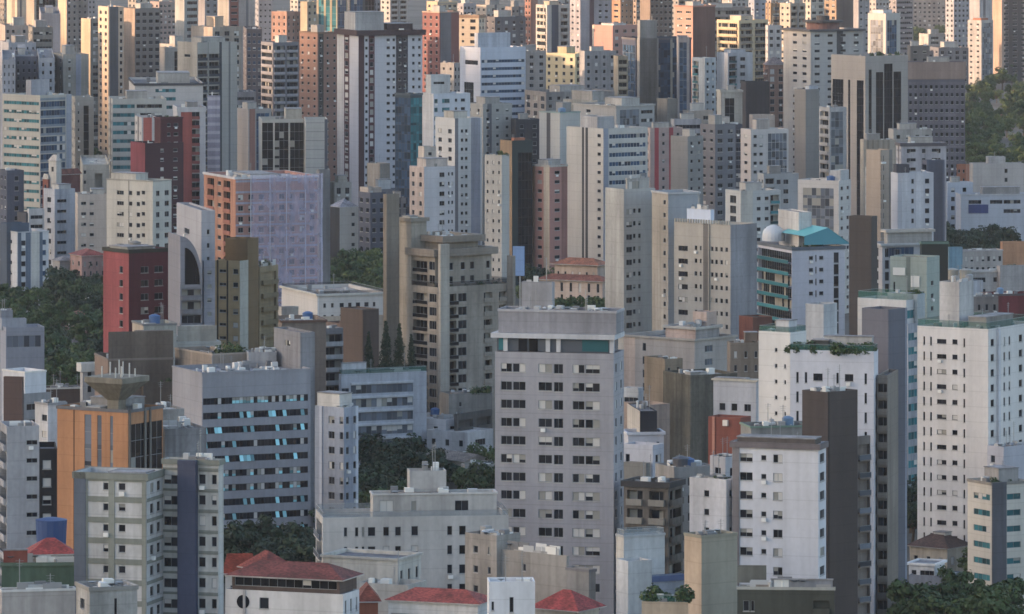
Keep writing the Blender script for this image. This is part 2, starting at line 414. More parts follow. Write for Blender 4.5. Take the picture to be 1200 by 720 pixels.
        # rows from the top floor down, so that the first hundred windows are the ones in view
        for k in range(nfl):
            zf = zt-pt-(k+1)*fh
            if zf < base: break
            for (kind, rng, o, g, fr_, bl, f0, f1, z0f, z1f) in rows:
                if not (f0 <= k < f1): continue
                za, zb = zf+z0f*fh, zf+z1f*fh
                for (a, b) in rng:
                    if kind == 'k':
                        ops.append((a, b, za, zb, 1.1, True)); pr = float(o.get('p', .5)); rail = o.get('r', 'w')
                        bm_ = wall('#'+o['c'], .8) if 'c' in o else mat
                        def fn(side, ox, oy, a=a, b=b, za=za, zb=zb, bm_=bm_, g=g, rail=rail, pr=pr):
                            s._put('balcony', balcony_mesh(b-a, zb-za, bm_, g, rail, pr, s.rnd.randint(0, 2)), side, ox, oy, a, -.003, za)
                        parts.append((kind, fn))
                    else:
                        dep = .22; ops.append((a, b, za, zb, dep, False))
                        v = s.rnd.random(); var = (1 if v < bl*.6 else 2 if v < bl else 3 if v > .93 else 0)+10*s.rnd.randint(0, 3)
                        def fn(side, ox, oy, a=a, b=b, za=za, zb=zb, kind=kind, g=g, fr_=fr_, var=var, dep=dep):
                            s._put('ribbon_window' if kind == 'r' else 'window', window_mesh(b-a, zb-za, kind, g, fr_, (var if kind != 'r' else 10*s.rnd.randint(0, 5)+(s.rnd.choice((0, 0, 1)) if bl > .05 else 0))), side, ox, oy, a, dep-.12, za)
                        parts.append((kind, fn))
        return ops, parts
    # ---- things that belong to the roof, in fractions of the last block's roof
    def rb(s, u0, u1, v0, v1, h, col='#bdbbb8', name='rooftop_block', win=0, on=None):
        L = on or s.last; x0 = L['cx']+u0*L['W']; x1 = L['cx']+u1*L['W']; y0 = L['cy']+v0*L['D']; y1 = L['cy']+v1*L['D']; z = L['zr']; m = MB(); mt = wall(col)
        x0 += .25*(u0 <= 0); x1 -= .25*(u1 >= 1); y0 += .25*(v0 <= 0); y1 -= .25*(v1 >= 1)
        m.box(x0, x1, y0, y1, z-.05, z+h, mt); m.box(x0-.12, x1+.12, y0-.12, y1+.12, z+h+.003, z+h+.18, roofm('#8a898b'))
        o = m.build(name, s.root)
        if win:
            for i in range(win):
                u = x0+(i+.5)*(x1-x0)/win; me = window_mesh(.8, .8, 't', 'd', 'g', 0); link('window', me, o, (u-.4, y0-.06, z+h*.5), 0)
        return s
    def tank(s, u, v, r=1.2, h=1.8, col='#3b5a86', lift=.6):
        L = s.last; x, y = L['cx']+u*L['W'], L['cy']+v*L['D']; m = MB(); mt = flat(col, .5)
        m.cyl(x, y, L['zr'], L['zr']+lift, r*.8, wall('#8f8d88')); m.cyl(x, y, L['zr']+lift, L['zr']+lift+h, r, mt, 16, r*1.08); m.cyl(x, y, L['zr']+lift+h, L['zr']+lift+h+.35, r*1.1, mt, 16, r*.4)
        m.build('water_tank', s.root); return s
    def clutter(s, n=6, ant=1):
        L = s.last; r = s.rnd; n = int(n*(2.2 if s.s > 14 else 1.5)); ant = ant+(1 if s.s > 14 and ant else 0)
        if n > 4: s.pipes()
        for i in range(n):
            x = L['cx']+L['W']*r.uniform(.12, .82); y = L['cy']+L['D']*r.uniform(.1, .85); a, b, h = r.uniform(.6, 1.6), r.uniform(.6, 1.4), r.uniform(.5, 1.5)
            if a > L['W']*.3 or b > L['D']*.3: a, b = L['W']*.15, L['D']*.15
            m = MB(); c = flat(r.choice(('#c8c8c6', '#a9aaab', '#8c8c8c', '#d6d5d0', '#6e6f72')), .7)
            k = r.random()
            if k < .6: m.box(x, x+a, y, y+b, L['zr']+.1, L['zr']+.1+h, c); m.box(x+.1, x+a-.1, y+.1, y+b-.1, L['zr'], L['zr']+.1, DARK); nm = 'air_conditioner'
            elif k < .68: m.cyl(x, y, L['zr'], L['zr']+h*.8, .22, c, 10); m.cyl(x, y, L['zr']+h*.8+.05, L['zr']+h*.8+.25, .36, c, 10, .1); nm = 'roof_vent'
            elif k < .86: m.box(x, x+a*1.8, y, y+.15, L['zr'], L['zr']+h*.9, c); nm = 'screen_wall'
            else: m.cyl(x, y, L['zr'], L['zr']+.9, .05, METAL, 6); m.cyl(x, y, L['zr']+.9, L['zr']+1.15, .12, METAL, 10, .6); nm = 'satellite_dish'
            m.build(nm, s.root)
        if s.s > 10 and L['W'] > 7 and L['D'] > 7 and r.random() < .35: s.tank(r.uniform(.2, .8), r.uniform(.2, .8), r.uniform(.8, 1.3), r.uniform(1, 1.7), r.choice(('#3b5a86', '#8f9295', '#7d7a74', '#5f7a96')), .5)
        for i in range(ant):
            x = L['cx']+L['W']*r.uniform(.2, .8); y = L['cy']+L['D']*r.uniform(.2, .8); h = r.uniform(2.5, 5.5); m = MB()
            m.cyl(x, y, L['zr'], L['zr']+h, .06, METAL, 6)
            for k in range(3): m.box(x-.6+.12*k, x+.6-.12*k, y-.02, y+.02, L['zr']+h-.3-.35*k, L['zr']+h-.26-.35*k, METAL)
            m.build('antenna', s.root)
        return s
    def pipes(s):
        L = s.last; r = s.rnd; m = MB(); z = L['zr']+.12
        for i in range(3):
            x = L['cx']+L['W']*r.uniform(.15, .85); y0 = L['cy']+L['D']*r.uniform(.1, .4); y1 = L['cy']+L['D']*r.uniform(.5, .9)
            m.box(x-.09, x+.09, y0, y1, z, z+.18, METAL)
        m.build('pipe_run', s.root)
        x0, x1 = L['cx']+L['W']*r.uniform(.1, .3), L['cx']+L['W']*r.uniform(.4, .6); y0 = L['cy']+L['D']*r.uniform(.15, .5)
        m = MB(); m.box(x0, x1, y0, y0+L['D']*.2, L['zr'], L['zr']+r.uniform(.4, 1.1), roofm(r.choice(('#a5a4a2', '#6b6a6a', '#8a8078')))); m.build('roof_deck', s.root)
    def hip(s, col='#9a4a35', h=2.2, over=.5, ridge='x', gable=False, on=None):
        """clay-tiled hipped or gabled roof over the last block"""
        L = on or s.last; x0, x1 = L['cx']-over, L['cx']+L['W']+over; y0, y1 = L['cy']-over, L['cy']+L['D']+over; z = L['zt']+.02; m = MB(); mt = tilem(col)
        W, D = x1-x0, y1-y0; k = 0 if gable else min(W, D)/2*.95
        if W >= D: a, b = (x0+k, (y0+y1)/2, z+h), (x1-k, (y0+y1)/2, z+h)
        else: a, b = ((x0+x1)/2, y0+k, z+h), ((x0+x1)/2, y1-k, z+h)
        c = [(x0, y0, z), (x1, y0, z), (x1, y1, z), (x0, y1, z)]
        if W >= D:
            m.poly([c[0], c[1], b, a], mt); m.poly([c[2], c[3], a, b], mt); m.poly([c[1], c[2], b], mt); m.poly([c[3], c[0], a], mt)
        else:
            m.poly([c[0], c[1], a], mt); m.poly([c[1], c[2], b, a], mt); m.poly([c[2], c[3], b], mt); m.poly([c[3], c[0], a, b], mt)
        m.box(x0, x1, y0, y1, z-.15, z-.01, wall('#b9b4ae'))
        m.build('tile_roof', s.root); return s
    def rail(s, t='s', h=1.0):
        """glass or metal guard round the last roof"""
        L = s.last; m = MB(); z = L['zt']; g = GUARD[t]
        for (a, b) in (((0, 0), (1, 0)), ((0, 0), (0, 1)), ((1, 0), (1, 1)), ((0, 1), (1, 1))):
            xa, ya, xb, yb = L['cx']+.1+a[0]*(L['W']-.2), L['cy']+.1+a[1]*(L['D']-.2), L['cx']+.1+b[0]*(L['W']-.2), L['cy']+.1+b[1]*(L['D']-.2)
            m.quad((xa, ya, z), (xb, yb, z), (xb, yb, z+h), (xa, ya, z+h), g)
            m.box(min(xa, xb)-.03, max(xa, xb)+.03, min(ya, yb)-.03, max(ya, yb)+.03, z+h, z+h+.06, FR['g'])
        m.build('guard_rail', s.root); return s
    def plants(s, n=6, h=1.5, u=(0, 1), v=(0, .25)):
        L = s.last
        for i in range(n):
            x = L['cx']+L['W']*s.rnd.uniform(*u); y = L['cy']+.8+L['D']*s.rnd.uniform(*v)
            o = link('roof_plant', s.rnd.choice(SHRUBS), s.root, (x, y, L['zr'])); k = h*s.rnd.uniform(.7, 1.3); o.scale = (k, k, k)
        return s
    def part(s, name, mb): mb.build(name, s.root); return s
    def done(s):
        if s.rest.v: o = s.rest.build('window', s.root); o['kind'] = 'stuff'

def B(name, label, x, top, s, cat='building', yaw=None, group=None, **kw):
    b = Bld(name, label, cat, x, s, yaw, group); b.blk(x, top, **kw); return b

# ------------------------------------------------------------------ trees and shrubs
def leafmat(name, a, b):
    m, t, p = nodes(name)
    g = N(t, 'ShaderNodeNewGeometry'); oi = N(t, 'ShaderNodeObjectInfo'); r = N(t, 'ShaderNodeValToRGB')
    ad = N(t, 'ShaderNodeMath', operation='ADD'); t.links.new(g.outputs['Random Per Island'], ad.inputs[0]); t.links.new(oi.outputs['Random'], ad.inputs[1])
    dv = N(t, 'ShaderNodeMath', operation='MULTIPLY'); dv.inputs[1].default_value = .5; t.links.new(ad.outputs[0], dv.inputs[0])
    t.links.new(dv.outputs[0], r.inputs[0]); r.color_ramp.elements[0].color = (*a, 1); r.color_ramp.elements[1].color = (*b, 1)
    t.links.new(r.outputs[0], p.inputs['Base Color']); p.inputs['Roughness'].default_value = .6
    p.inputs['Specular IOR Level'].default_value = .2
    return m
LEAF = leafmat('leaf', (.018, .038, .014), (.07, .105, .035))
LEAF2 = leafmat('leaf_light', (.035, .06, .018), (.12, .15, .05))
LEAFD = leafmat('leaf_dark', (.010, .022, .012), (.035, .055, .025))
LEAFM = leafmat('blossom', (.10, .07, .09), (.24, .16, .20))
BARK = flat('#4a3f36', .9)
def leaf_blob(m, rnd, c, r, n, size, mat, flatten=.8):
    for i in range(n):
        while True:
            d = Vector((rnd.uniform(-1, 1), rnd.uniform(-1, 1), rnd.uniform(-1, 1)))
            if .2 < d.length <= 1: break
        d = d.normalized()*(d.length**.4)
        if rnd.random() < .25: d *= rnd.uniform(1.0, 1.45)
        p = Vector(c)+Vector((d.x*r, d.y*r, d.z*r*flatten)); sz = size*rnd.uniform(.5, 1.35)
        nrm = (d+Vector((rnd.uniform(-.7, .7), rnd.uniform(-.7, .7), rnd.uniform(-.2, .9)))).normalized()
        a = nrm.orthogonal().normalized()*sz; b = nrm.cross(a).normalized()*sz*.7
        m.quad(tuple(p-a-b*.4), tuple(p+b), tuple(p+a-b*.2), tuple(p-b), mat)
def tree_meshes(seed, mat, h=10, spread=4.2, blobs=26, leaves=95, leaf=.34, tall=1.0):
    rnd = random.Random(seed); t = MB(); cr = MB(); hb = h*.3*tall
    def limb(p, q, r0, r1):
        p, q = Vector(p), Vector(q); ax = (q-p).normalized(); a = ax.orthogonal().normalized(); b = ax.cross(a); k = len(t.v); n = 7
        for (c, r) in ((p, r0), (q, r1)): t.v += [tuple(c+(a*math.cos(2*math.pi*i/n)+b*math.sin(2*math.pi*i/n))*r) for i in range(n)]
        for i in range(n): j = (i+1) % n; t.f.append((k+i, k+j, k+n+j, k+n+i)); t.m.append(t.mi(BARK))
    top = (rnd.uniform(-.4, .4), rnd.uniform(-.4, .4), hb); limb((0, 0, 0), top, .32, .22)
    for i in range(blobs):
        ang = rnd.uniform(0, 2*math.pi); rr = spread*math.sqrt(rnd.random())*.8; zz = hb+(h-hb)*rnd.uniform(.12, .88)*(1-.25*(rr/spread)**2)
        c = (math.cos(ang)*rr, math.sin(ang)*rr, zz); limb(top, c, .14, .04)
        leaf_blob(cr, rnd, c, rnd.uniform(.14, .34)*spread, leaves, leaf, mat, rnd.uniform(.55, .95))
    return t.mesh('trunk'), cr.mesh('crown')
def cypress_meshes(seed):
    rnd = random.Random(seed); t = MB(); t.cyl(0, 0, 0, 11, .22, BARK, 7, .05); cr = MB()
    for i in range(34):
        z = 1.0+11.5*i/33; r = 1.9*(1-i/36)**.8*rnd.uniform(.75, 1.15); a = i*2.4
        leaf_blob(cr, rnd, (math.cos(a)*r*.45, math.sin(a)*r*.45, z), max(r*.75, .25), 70, .26, LEAFD, .9)
    return t.mesh('trunk'), cr.mesh('crown')
SHRUBS = []
for i_ in range(3):
    m_ = MB(); r_ = random.Random(50+i_)
    for k_ in range(3): leaf_blob(m_, r_, (r_.uniform(-.3, .3), r_.uniform(-.3, .3), .4+.2*k_), .45, 40, .16, LEAF)
    SHRUBS.append(m_.mesh('roof_plant'))
TREES = {'n': [tree_meshes(i, LEAF) for i in range(4)],
         'm': [tree_meshes(40, LEAFM, 8, 4.5)],
         'l': [tree_meshes(10+i, LEAF2, 9, 4.5) for i in range(2)],
         'd': [tree_meshes(20+i, LEAFD, 9, 3.8, 28, 90, .34) for i in range(3)],
         'c': [cypress_meshes(30+i) for i in range(2)]}
def palm_mesh():
    rnd = random.Random(3); t = MB(); t.cyl(0, 0, 0, 5.5, .18, BARK, 8, .12); cr = MB()
    for i in range(16):
        a = i*2.4; el = rnd.uniform(-.2, .9); pr = Vector((0, 0, 5.5))
        for k in range(6):
            q = pr+Vector((math.cos(a)*.4, math.sin(a)*.4, .4*(el-.32*k))); sd = Vector((-math.sin(a), math.cos(a), 0))*(.28*(1-abs(k-2.5)/4))
            cr.quad(tuple(pr-sd), tuple(pr+sd), tuple(q+sd-Vector((0, 0, .05))), tuple(q-sd-Vector((0, 0, .05))), LEAF); pr = q
    return t.mesh('trunk'), cr.mesh('crown')
PALM = palm_mesh()
CROWN_H = {m[1].name: max(v.co.z for v in m[1].vertices) for l in [*TREES.values(), [PALM]] for m in l}
_tr = random.Random(99)
def tree(px, py, s, kind='n', h=10.0, label='', group=None, name='tree', cat='tree', z0=0):
    """tree whose top shows at picture row py; s gives its distance like the buildings"""
    Y = 3*F_PX/s; X = (px-600)/F_PX*Y
    z_top = CAM_H-(py-HORIZON)*Y/F_PX-z0 if py is not None else h
    root = bpy.data.objects.new(name, None); C.objects.link(root); root.location = (X, Y, z0)
    me = PALM if kind == 'p' else _tr.choice(TREES[kind]); hh = CROWN_H[me[1].name]
    k = (h/hh); kz = max(z_top, 3)/hh
    if kz > 2.2*k: kz = 2.2*k
    for nm, m in (('trunk', me[0]), ('crown', me[1])):
        o = link(nm, m, root); o.scale = (k, k, kz); o.rotation_euler = (0, 0, _tr.uniform(0, 6.28)) if 0 else (0, 0, 0)
    root.rotation_euler = (0, 0, _tr.uniform(0, 6.28))
    tag(root, label, cat, group); return root
def grove(pts, label, group, kind='n', name='tree', h=(9, 12)):
    for (px, py, s) in pts: tree(px, py, s, kind if isinstance(kind, str) and len(kind) == 1 else _tr.choice(kind), _tr.uniform(*h), label, group, name)
# ------------------------------------------------------------------ ground and an unseen hill placed to shade the near city
def ground():
    m, t, p = nodes('town_ground')
    a = noise_fac(t, (.02, .02, .02), 5, .4, .6, .6, 1.2); b = noise_fac(t, (.3, .3, .3), 4, .3, .7, .7, 1.2)
    tint(t, p, (.075, .072, .066), mul(t, a, b)); p.inputs['Roughness'].default_value = .95
    mb = MB(); mb.quad((-9000, -2700, 0), (9000, -2700, 0), (9000, 16000, 0), (-9000, 16000, 0), m)
    tag(mb.build('ground'), kind='structure')
    # ridge west of the near quarters, out of view; its near end is raised to shade everything closer than about 2.3 km
    m2, t2, p2 = nodes('hill_scrub'); c = noise_fac(t2, (.01, .01, .01), 6, .35, .65, .5, 1.4)
    tint(t2, p2, (.06, .075, .04), c); p2.inputs['Roughness'].default_value = .95
    nx, ny = 24, 70; hb = MB(); V = []
    for j in range(ny+1):
        y = -2600+j*110
        prof = 506+125/(1+math.exp((y-HILL_END)/40.0))
        for i in range(nx+1):
            u = i/nx; x = -HILL_X-900+1800*u
            z = prof*math.sin(math.pi*u)**1.4*(1+.03*mnoise.noise(Vector((x*.004, y*.004, 0))))+(6*mnoise.noise(Vector((x*.02, y*.02, 3))) if 0 < u < 1 else 0)-2
            V.append((x, y, z))
    hb.v = V
    for j in range(ny):
        for i in range(nx):
            k = j*(nx+1)+i; hb.f.append((k, k+1, k+nx+2, k+nx+1)); hb.m.append(hb.mi(m2))
    tag(hb.build('hill'), kind='structure')
HILL_X, HILL_END = 4000.0, 1655.0
ground()
def haze():
    m = bpy.data.materials.new('haze'); m.use_nodes = True; t = m.node_tree
    t.nodes.remove(t.nodes['Principled BSDF']); v = t.nodes.new('ShaderNodeVolumePrincipled')
    v.inputs['Color'].default_value = (.93, .92, .95, 1); v.inputs['Density'].default_value = HAZE; v.inputs['Anisotropy'].default_value = .2
    t.links.new(v.outputs[0], t.nodes['Material Output'].inputs['Volume'])
    b = MB(); b.box(-9100, 9100, -2800, 16100, -1, 760, m); tag(b.build('haze'), kind='stuff')
HAZE = 2.8e-5
haze()

# ------------------------------------------------------------------ the near row
b = B('apartment_tower', 'pale panelled apartment block with green-grey bands, a slate blue shaft and a folded glass-windowed side', (87, 172, 191), 556, 24.4,
      cat='building', wall_='#bfc0c1', pt=.8, fh=3.6*.83, L='v:87-101:c=5b6677;p=.25 v:127.5-134.5:c=868b82;p=.15 v:101-103:c=868b82;p=.15 v:166.5-171.8:c=868b82;p=.15 h:101-172:c=7f857c;t=.8;p=.1 t:121-127,139-147:z=.45_.8',
      R='w:176-180,184-188 h::c=80857d;t=.5', cap=('#7d8279', .9, .25), roof='#9aa0aa', yaw=74)
A = b.last
b.blk((191, 256, 262), 540, lx=A['W'], wall_='#b9b9b5', pt=1.4, L='r:192-209:z=.25_.7 v:211-232:c=454d68;p=1.2 w:233-241,248-254 h:233-256:c=80857d;t=.5 h:191-211:c=7a7f78;t=.35 v:256-262:c=6f756c;p=.2', R='', cap=('#7d8279', .7, .2), roof='#9aa0aa', w=9)
b.clutter(5, 1)
b.last = A; b.rb(.35, .9, .1, .6, .7, '#a9adb3'); b.done()

b = B('stair_tower', 'small streaked grey stairwell top with dark slots, in front of the panelled block', (89, 105, 161), 689, 26, wall_='#aeadaa', yaw=20, R='g:134-137:lo=30;g=k v:104-107:c=4a4644', L='w:94-99:b=0', dirt=1.5, cap=('#8c8a86', .5, .15)); b.clutter(5, 0); b.done()

b = B('low_building', 'pale terrace house with a long green awning at the lower left', (0, 2, 88), 692, 25, wall_='#b0a8a2', yaw=12, roof='#6e6b6b', d=16, cap=('#cac6c2', .3, .1)); b.clutter(9, 1); b.done()
b = B('row_house', 'low house behind the green awning with a band of small panes and red brick', (0, 2, 88), 660, 24, wall_='#4e6a58', yaw=4, roof='#67706a', d=12, par=.3, R='h:0-88:c=c9c9c6;t=.5;o=-2.6;to=0', cap=('#58705f', .5, .2)); b.rb(0, .35, .1, .5, 2.0, '#8a4336'); b.clutter(8, 0); b.done()
b = B('house', 'white house with a bright red tiled roof beside the blue tank', (32, 36, 86), 650, 22.6, wall_='#c9c6c0', yaw=10, R='w:36-42,50-55,61-66', d=10, par=.1); b.hip('#96403a', 2.2); b.done()
b = B('water_tank_tower', 'brown brick block carrying a round blue water tank beside the orange building', (38, 44, 68), 640, 21.5, wall_='#6b5750', d=8, R='w*2', roof='#69625e'); b.tank(.75, .3, 2.4, 4.0, '#2e4672'); b.done()

b = B('office_building', 'orange brick block with thin vertical window slots and a dark side', (67, 150, 191), 481, 20.0, wall_='#b87c48', yaw=58, roof='#5c6066', dirt=.6, pt=1.5,
      L='v:86-87.5:c=5b3c28;p=.05 g:99-107:hi=1.2;g=s;b=1 g:114-119:hi=1.2;g=s g:129-132.5:hi=1.2;g=s', R='v:0-.05:c=6b6259;p=.3 g:0.07-.98:g=k;b=.6;hi=2.6;f=g v:.45-.49:c=7b766f;p=.3 v:.6-.63:c=7b766f;p=.3', cap=('#6b6a6e', .5, .15))  # dark glass stands in for the shaded recess between the pillars
b.rb(.45, .98, .25, .75, 2.2, '#8a8a8c'); b.clutter(8, 2)
# funnel-shaped concrete water tower on its roof
L = b.main; m = MB(); mt = wall('#8d8676', 1.4); cx, cy, z0 = L['cx']+L['W']*.35, L['cy']+L['D']*.33, L['zr']
m.box(cx-1.2, cx+1.2, cy-1.2, cy+1.2, z0, z0+2.2, mt)
def frust(m, cx, cy, z0, z1, r0, r1, mt):
    a = [(cx-r0, cy-r0, z0), (cx+r0, cy-r0, z0), (cx+r0, cy+r0, z0), (cx-r0, cy+r0, z0)]; c = [(cx-r1, cy-r1, z1), (cx+r1, cy-r1, z1), (cx+r1, cy+r1, z1), (cx-r1, cy+r1, z1)]
    for i in range(4): j = (i+1) % 4; m.quad(a[i], a[j], c[j], c[i], mt)
    m.quad(*c, mt)
frust(m, cx, cy, z0+2.2, z0+5.4, 1.2, 4.0, mt); m.box(cx-4.1, cx+4.1, cy-4.1, cy+4.1, z0+5.42, z0+6.4, mt); b.part('concrete_tank', m)
m = MB()
for i in range(9):
    a, c_ = b.rnd.uniform(-3.6, 3.2), b.rnd.uniform(-3.6, 3.2); m.cyl(cx+a, cy+c_, z0+6.4, z0+6.4+b.rnd.uniform(1, 2.6), .13, flat('#b3b2ae', .6), 7)
b.part('antenna_cluster', m); b.done()

b = B('apartment_building', 'narrow black-faced block with pale window squares, left of the orange building', (44, 46, 67), 526, 20.8, wall_='#2c2c30', d=14, R='w:50-60:b=1.0;z=.25_.75', yaw=6); b.done()
b = B('apartment_building', 'pale grey block with dark balconies on its left side and one window column', (0, 8, 46), 500, 21.2, wall_='#a9a8ad', yaw=12, L='k*1:.9', R='w:31-44:z=.35_.62;b=0', roof='#8b8b8d'); b.clutter(4, 0); b.done()
b = B('apartment_building', 'small white stepped block with two slots, between the chocolate slab and the orange building', (41, 56, 78), 473, 19.4, wall_='#c3c3c6', yaw=38, L='o:49-55:to=6;b=.3', R='s:60-62,65-68:z=.1_.6;from=2;to=4', cap=('#8f8f92', .4, .1)); b.clutter(4, 1); b.done()

b = B('office_building', 'long grey office slab with ribbons of tipped turquoise panes', (202, 237, 364), 437, 17.3, wall_='#8e8f98', yaw=24, dirt=.5, roof='#90929a', pt=1.3, fh=2.95,
      R='r:238-361:g=c;z=.2_.66;from=1;f=d', L='', cap=('#93949d', .3, .1))
A = b.last; b.clutter(14, 3)
b.blk((321, 352, 369), 390, ly=A['D']*.25, wall_='#86868c', R='', L='o:334-340:b=1;to=1', par=.5); b.done()
for u in (.25, .55, .8): pass
b = B('office_building', 'blue-white block with a cream lift house beside the grey slab with turquoise panes', (369, 403, 420), 478, 17.8, wall_='#9aa3b4', yaw=52, L='v:375-378:c=b5bccb;p=.2 w:385-392,398-402:b=.6', R='w*2:.4 v:0.8-1.0:c=c4cad6', roof='#9a9ca1')
b.rb(.1, .95, .2, 1.0, 3.4, '#c9c6c0'); b.clutter(4, 0); b.done()
b = B('car_park_building', 'white horizontal block with long dark open decks and a white end wall', (397, 400, 500), 439, 15.7, wall_='#b8bcc8', yaw=24, R='r:411-484:g=s;z=.25_.88;b=.2 v:440.5-441.5:c=d5d8dc;p=.1 h:411-484:c=c4c7cf;t=.5;p=.35 o:400-409:g=b', L='', d=30, roof='#c7c5c2', pt=2.2, fh=3.1)
b.rb(.02, .3, .3, .9, 2.8, '#c4c7ce'); b.rb(.35, .62, .2, .95, 1.0, '#b9b6ae'); b.rail('t'); b.clutter(5, 1); b.done()

# brown stepped tower
b = B('apartment_tower', 'tall brown and beige stepped tower with deep dark balconies and concrete terrace slabs', (482, 513, 602), 337, 15.2, wall_='#a3998c', yaw=38, dirt=1.2, pt=1.2, roof='#7d766c', fh=3.14,
      L='k:484-501:z=.0_.86;p=.15;g=k;b=0;r=k o:503-511.5:b=0;z=.25_.88', R='v:513.5-524:c=aaa296;p=.9;hi=-10 k:525-535:z=.0_.85;p=.9;g=k;r=k o:537-547:b=0;z=.22_.85 k:567-577,585-594:z=.05_.8;p=.3')  # dark rails paint the shade of the open balconies
A = b.last; b.rail('k', 1.1); b.plants(10, 1.3, v=(0, .2))
b.blk((482, 514, 576), 293, lx=.4, ly=1.6, base=A['zr'], wall_='#9b9184', L='k:484-501:z=.0_.86;p=.15;g=k;b=0;r=k o:503-511:b=0;z=.25_.88', R='w:526-531,540-545,551-556,570-574:b=0;z=.2_.75', pt=2.4, cap=('#857b70', 1.6, 1.1), fh=3.14); U = b.last
b.blk((480, 506, 560), 277, lx=4, ly=3.0, base=U['zr'], wall_='#8b8276', L='r*1:.8:g=k;b=0', R='r*1:.7:g=k;b=0', nf=1, pt=1.0, cap=('#82786d', 1.4, 1.3)); b.clutter(5, 1)
b.blk((449, 453, 468), 228, ly=A['D']*1.15, wall_='#82776a', par=.4, d=6)
b.blk((467, 483, 500), 256, lx=.02, ly=A['D']+.02, wall_='#a09789', L='', R='', w=9, cap=('#8a8175', .8, .5)); b.rb(.1, .6, .2, .8, 1.2, '#c5c3bd')
b.blk((594, 601, 604), 300, lx=20, wall_='#8d857b', R='', L='', par=.3); b.done()

# the big grey tower
b = B('apartment_tower', 'big grey tiled tower with a glazed white penthouse floor, nearest the middle', (580, 719, 731), 415, 21.5, wall_='#95949c', yaw=77, dirt=.5, roof='#8a8a8c', pt=1.1, fh=2.98,
      L='w:587-600:b=.3;z=.26_.74 w:601-616:b=.55;z=.26_.74 w:631-647:b=.7;z=.26_.74 w:649-660:b=0;z=.22_.76;f=g w:671-685:b=.55;z=.26_.74 w:686-703:b=.9;z=.26_.74;f=g v:717.5-719.5:c=5d5e68;p=.12', R='w*2:.3:b=.3')
A = b.last
m = MB(); z = A['zt']; x0, x1, y0, y1 = A['cx']-.6, A['cx']+A['W']*.9, A['cy']-.3, A['cy']+A['D']+.6
cw = wall('#b5b6bb', .5)
m.box(x0+.9, x1-.9, y0+.9, y1-.9, z+.1, z+2.3, GL['s']); m.box(x0+.8, x0+.88, y0+1.2, y0+5.6, z+.3, z+2.2, GL['t']); m.box(x0+.8, x0+.88, y1-2.4, y1-1.2, z+.3, z+2.2, GL['t']); m.box(x0, x1, y0, y1, z+2.32, z+3.1, cw)
for k in range(12):
    yy = y0+.6+(y1-y0-1.2)*k/11.0
    if k < 11 and k in (0, 5, 6, 10): m.box(x0+.5, x0+1.1, yy-.35, yy+.35, z+.1, z+2.31, cw)
    if k in (7, 8): m.box(x0+.7, x0+.95, yy, yy+1.4, z+.1, z+2.31, GL['k'])
b.part('penthouse', m)
b.blk((584, 722, 731), 365, lx=.6, ly=None, base=A['zt']+3.15, wall_='#94939b', L='w:602-606,638-643,650-655,680-686:z=.25_.62;b=0 o:614-630:b=1;z=.3_.65', nf=1, pt=1.1, fh=3.2, par=1.0, cap=('#a9a8ae', .35, .12))
b.clutter(16, 3)
b.blk((611, 647, 650), 331, lx=6, base=b.last['zr'], wall_='#a7a6ab', L='', R='', w=6, par=.4); b.clutter(1, 1); b.done()

# white terrace block
b = B('apartment_building', 'wide off-white block with stacked rooftop storeys and small square windows, left of the grey tower', (370, 378, 596), 607, 22.3, wall_='#bab6b2', yaw=7, dirt=.7, roof='#8d8b88', pt=.9, fh=3.05,
      R='w:403-407,416-420,424-427,431-440:b=.1 w:449-456,463-470:b=.1 w:524-530,538-546:b=.2 t:482-490:b=.9;z=.3_.8', L='k*1:.8:r=s', d=16)
A = b.last; b.rail('s', .8)
b.blk((434, 437, 582), 579, ly=2.0, wall_='#b9b5b1', d=12, base=A['zr'], R='o:445-461:b=.9;z=.25_.85 t:482-488:b=1;z=.3_.8 o:533-549:b=.3;z=.25_.8', pt=.6, nf=1, fh=3.1, par=.8, cap=('#c3bfbb', .25, .15))
U = b.last; b.clutter(6, 0)
b.blk((477, 480, 523), 552, ly=5.0, wall_='#b7b3b0', d=6, base=U['zr'], par=.4, R=''); b.clutter(2, 1)
b.last = A; b.done()

b = B('house', 'white house with round dark window under dark red hipped roof, nearest the lower left', (264, 402, 421), 697, 25.5, wall_='#c6c5c6', yaw=70, dirt=.6, L='w:304-315:b=0 v:285-288:c=a9a9ab;p=.15', R='s*3:.3', pt=.2, fh=3.3, par=.1)
L_ = b.main; m = MB()
m.cyl(0, 0, -.05, .06, .95, GL['k'], 20); o = m.build('round_window', b.root); yy = b.ray_l(334-50, 0)
o.location = (-.02, b.ray_l(285, 0), b.zpx(711)); o.rotation_euler = (0, math.pi/2, 0)
b.blk((272, 398, 418), 688, lx=.9, base=L_['zt']-.1, wall_='#5c4c46', L='r*1:.95:g=k;z=.1_.9', nf=1, pt=.1, fh=1.5, par=.1); b.hip('#6e3a34', 1.8, .8); b.done()
b = B('house', 'white gabled house with a red tiled roof behind the round-window house', (283, 310, 342), 668, 24, wall_='#c4c4c6', yaw=40, L='w:303-309:b=0', d=10, pt=1, par=.1, R='w*2'); b.hip('#8a443a', 2.4, .5); b.done()
b = B('house', 'low house with a rust-red roof beside olive shrubs, between the panelled and round-window buildings', (262, 264, 298), 672, 23, wall_='#c0bdb8', yaw=0, d=9, par=.1, R='w*2:.3'); b.hip('#82392c', 3.0); b.done()
b = B('house', 'small terracotta annexe with brown tiled roof at the foot of the white terrace block', (418, 421, 443), 705, 25, wall_='#a55a38', yaw=5, d=8, par=.1, R='w*1:.5'); b.hip('#7d4234', 2.2); b.done()
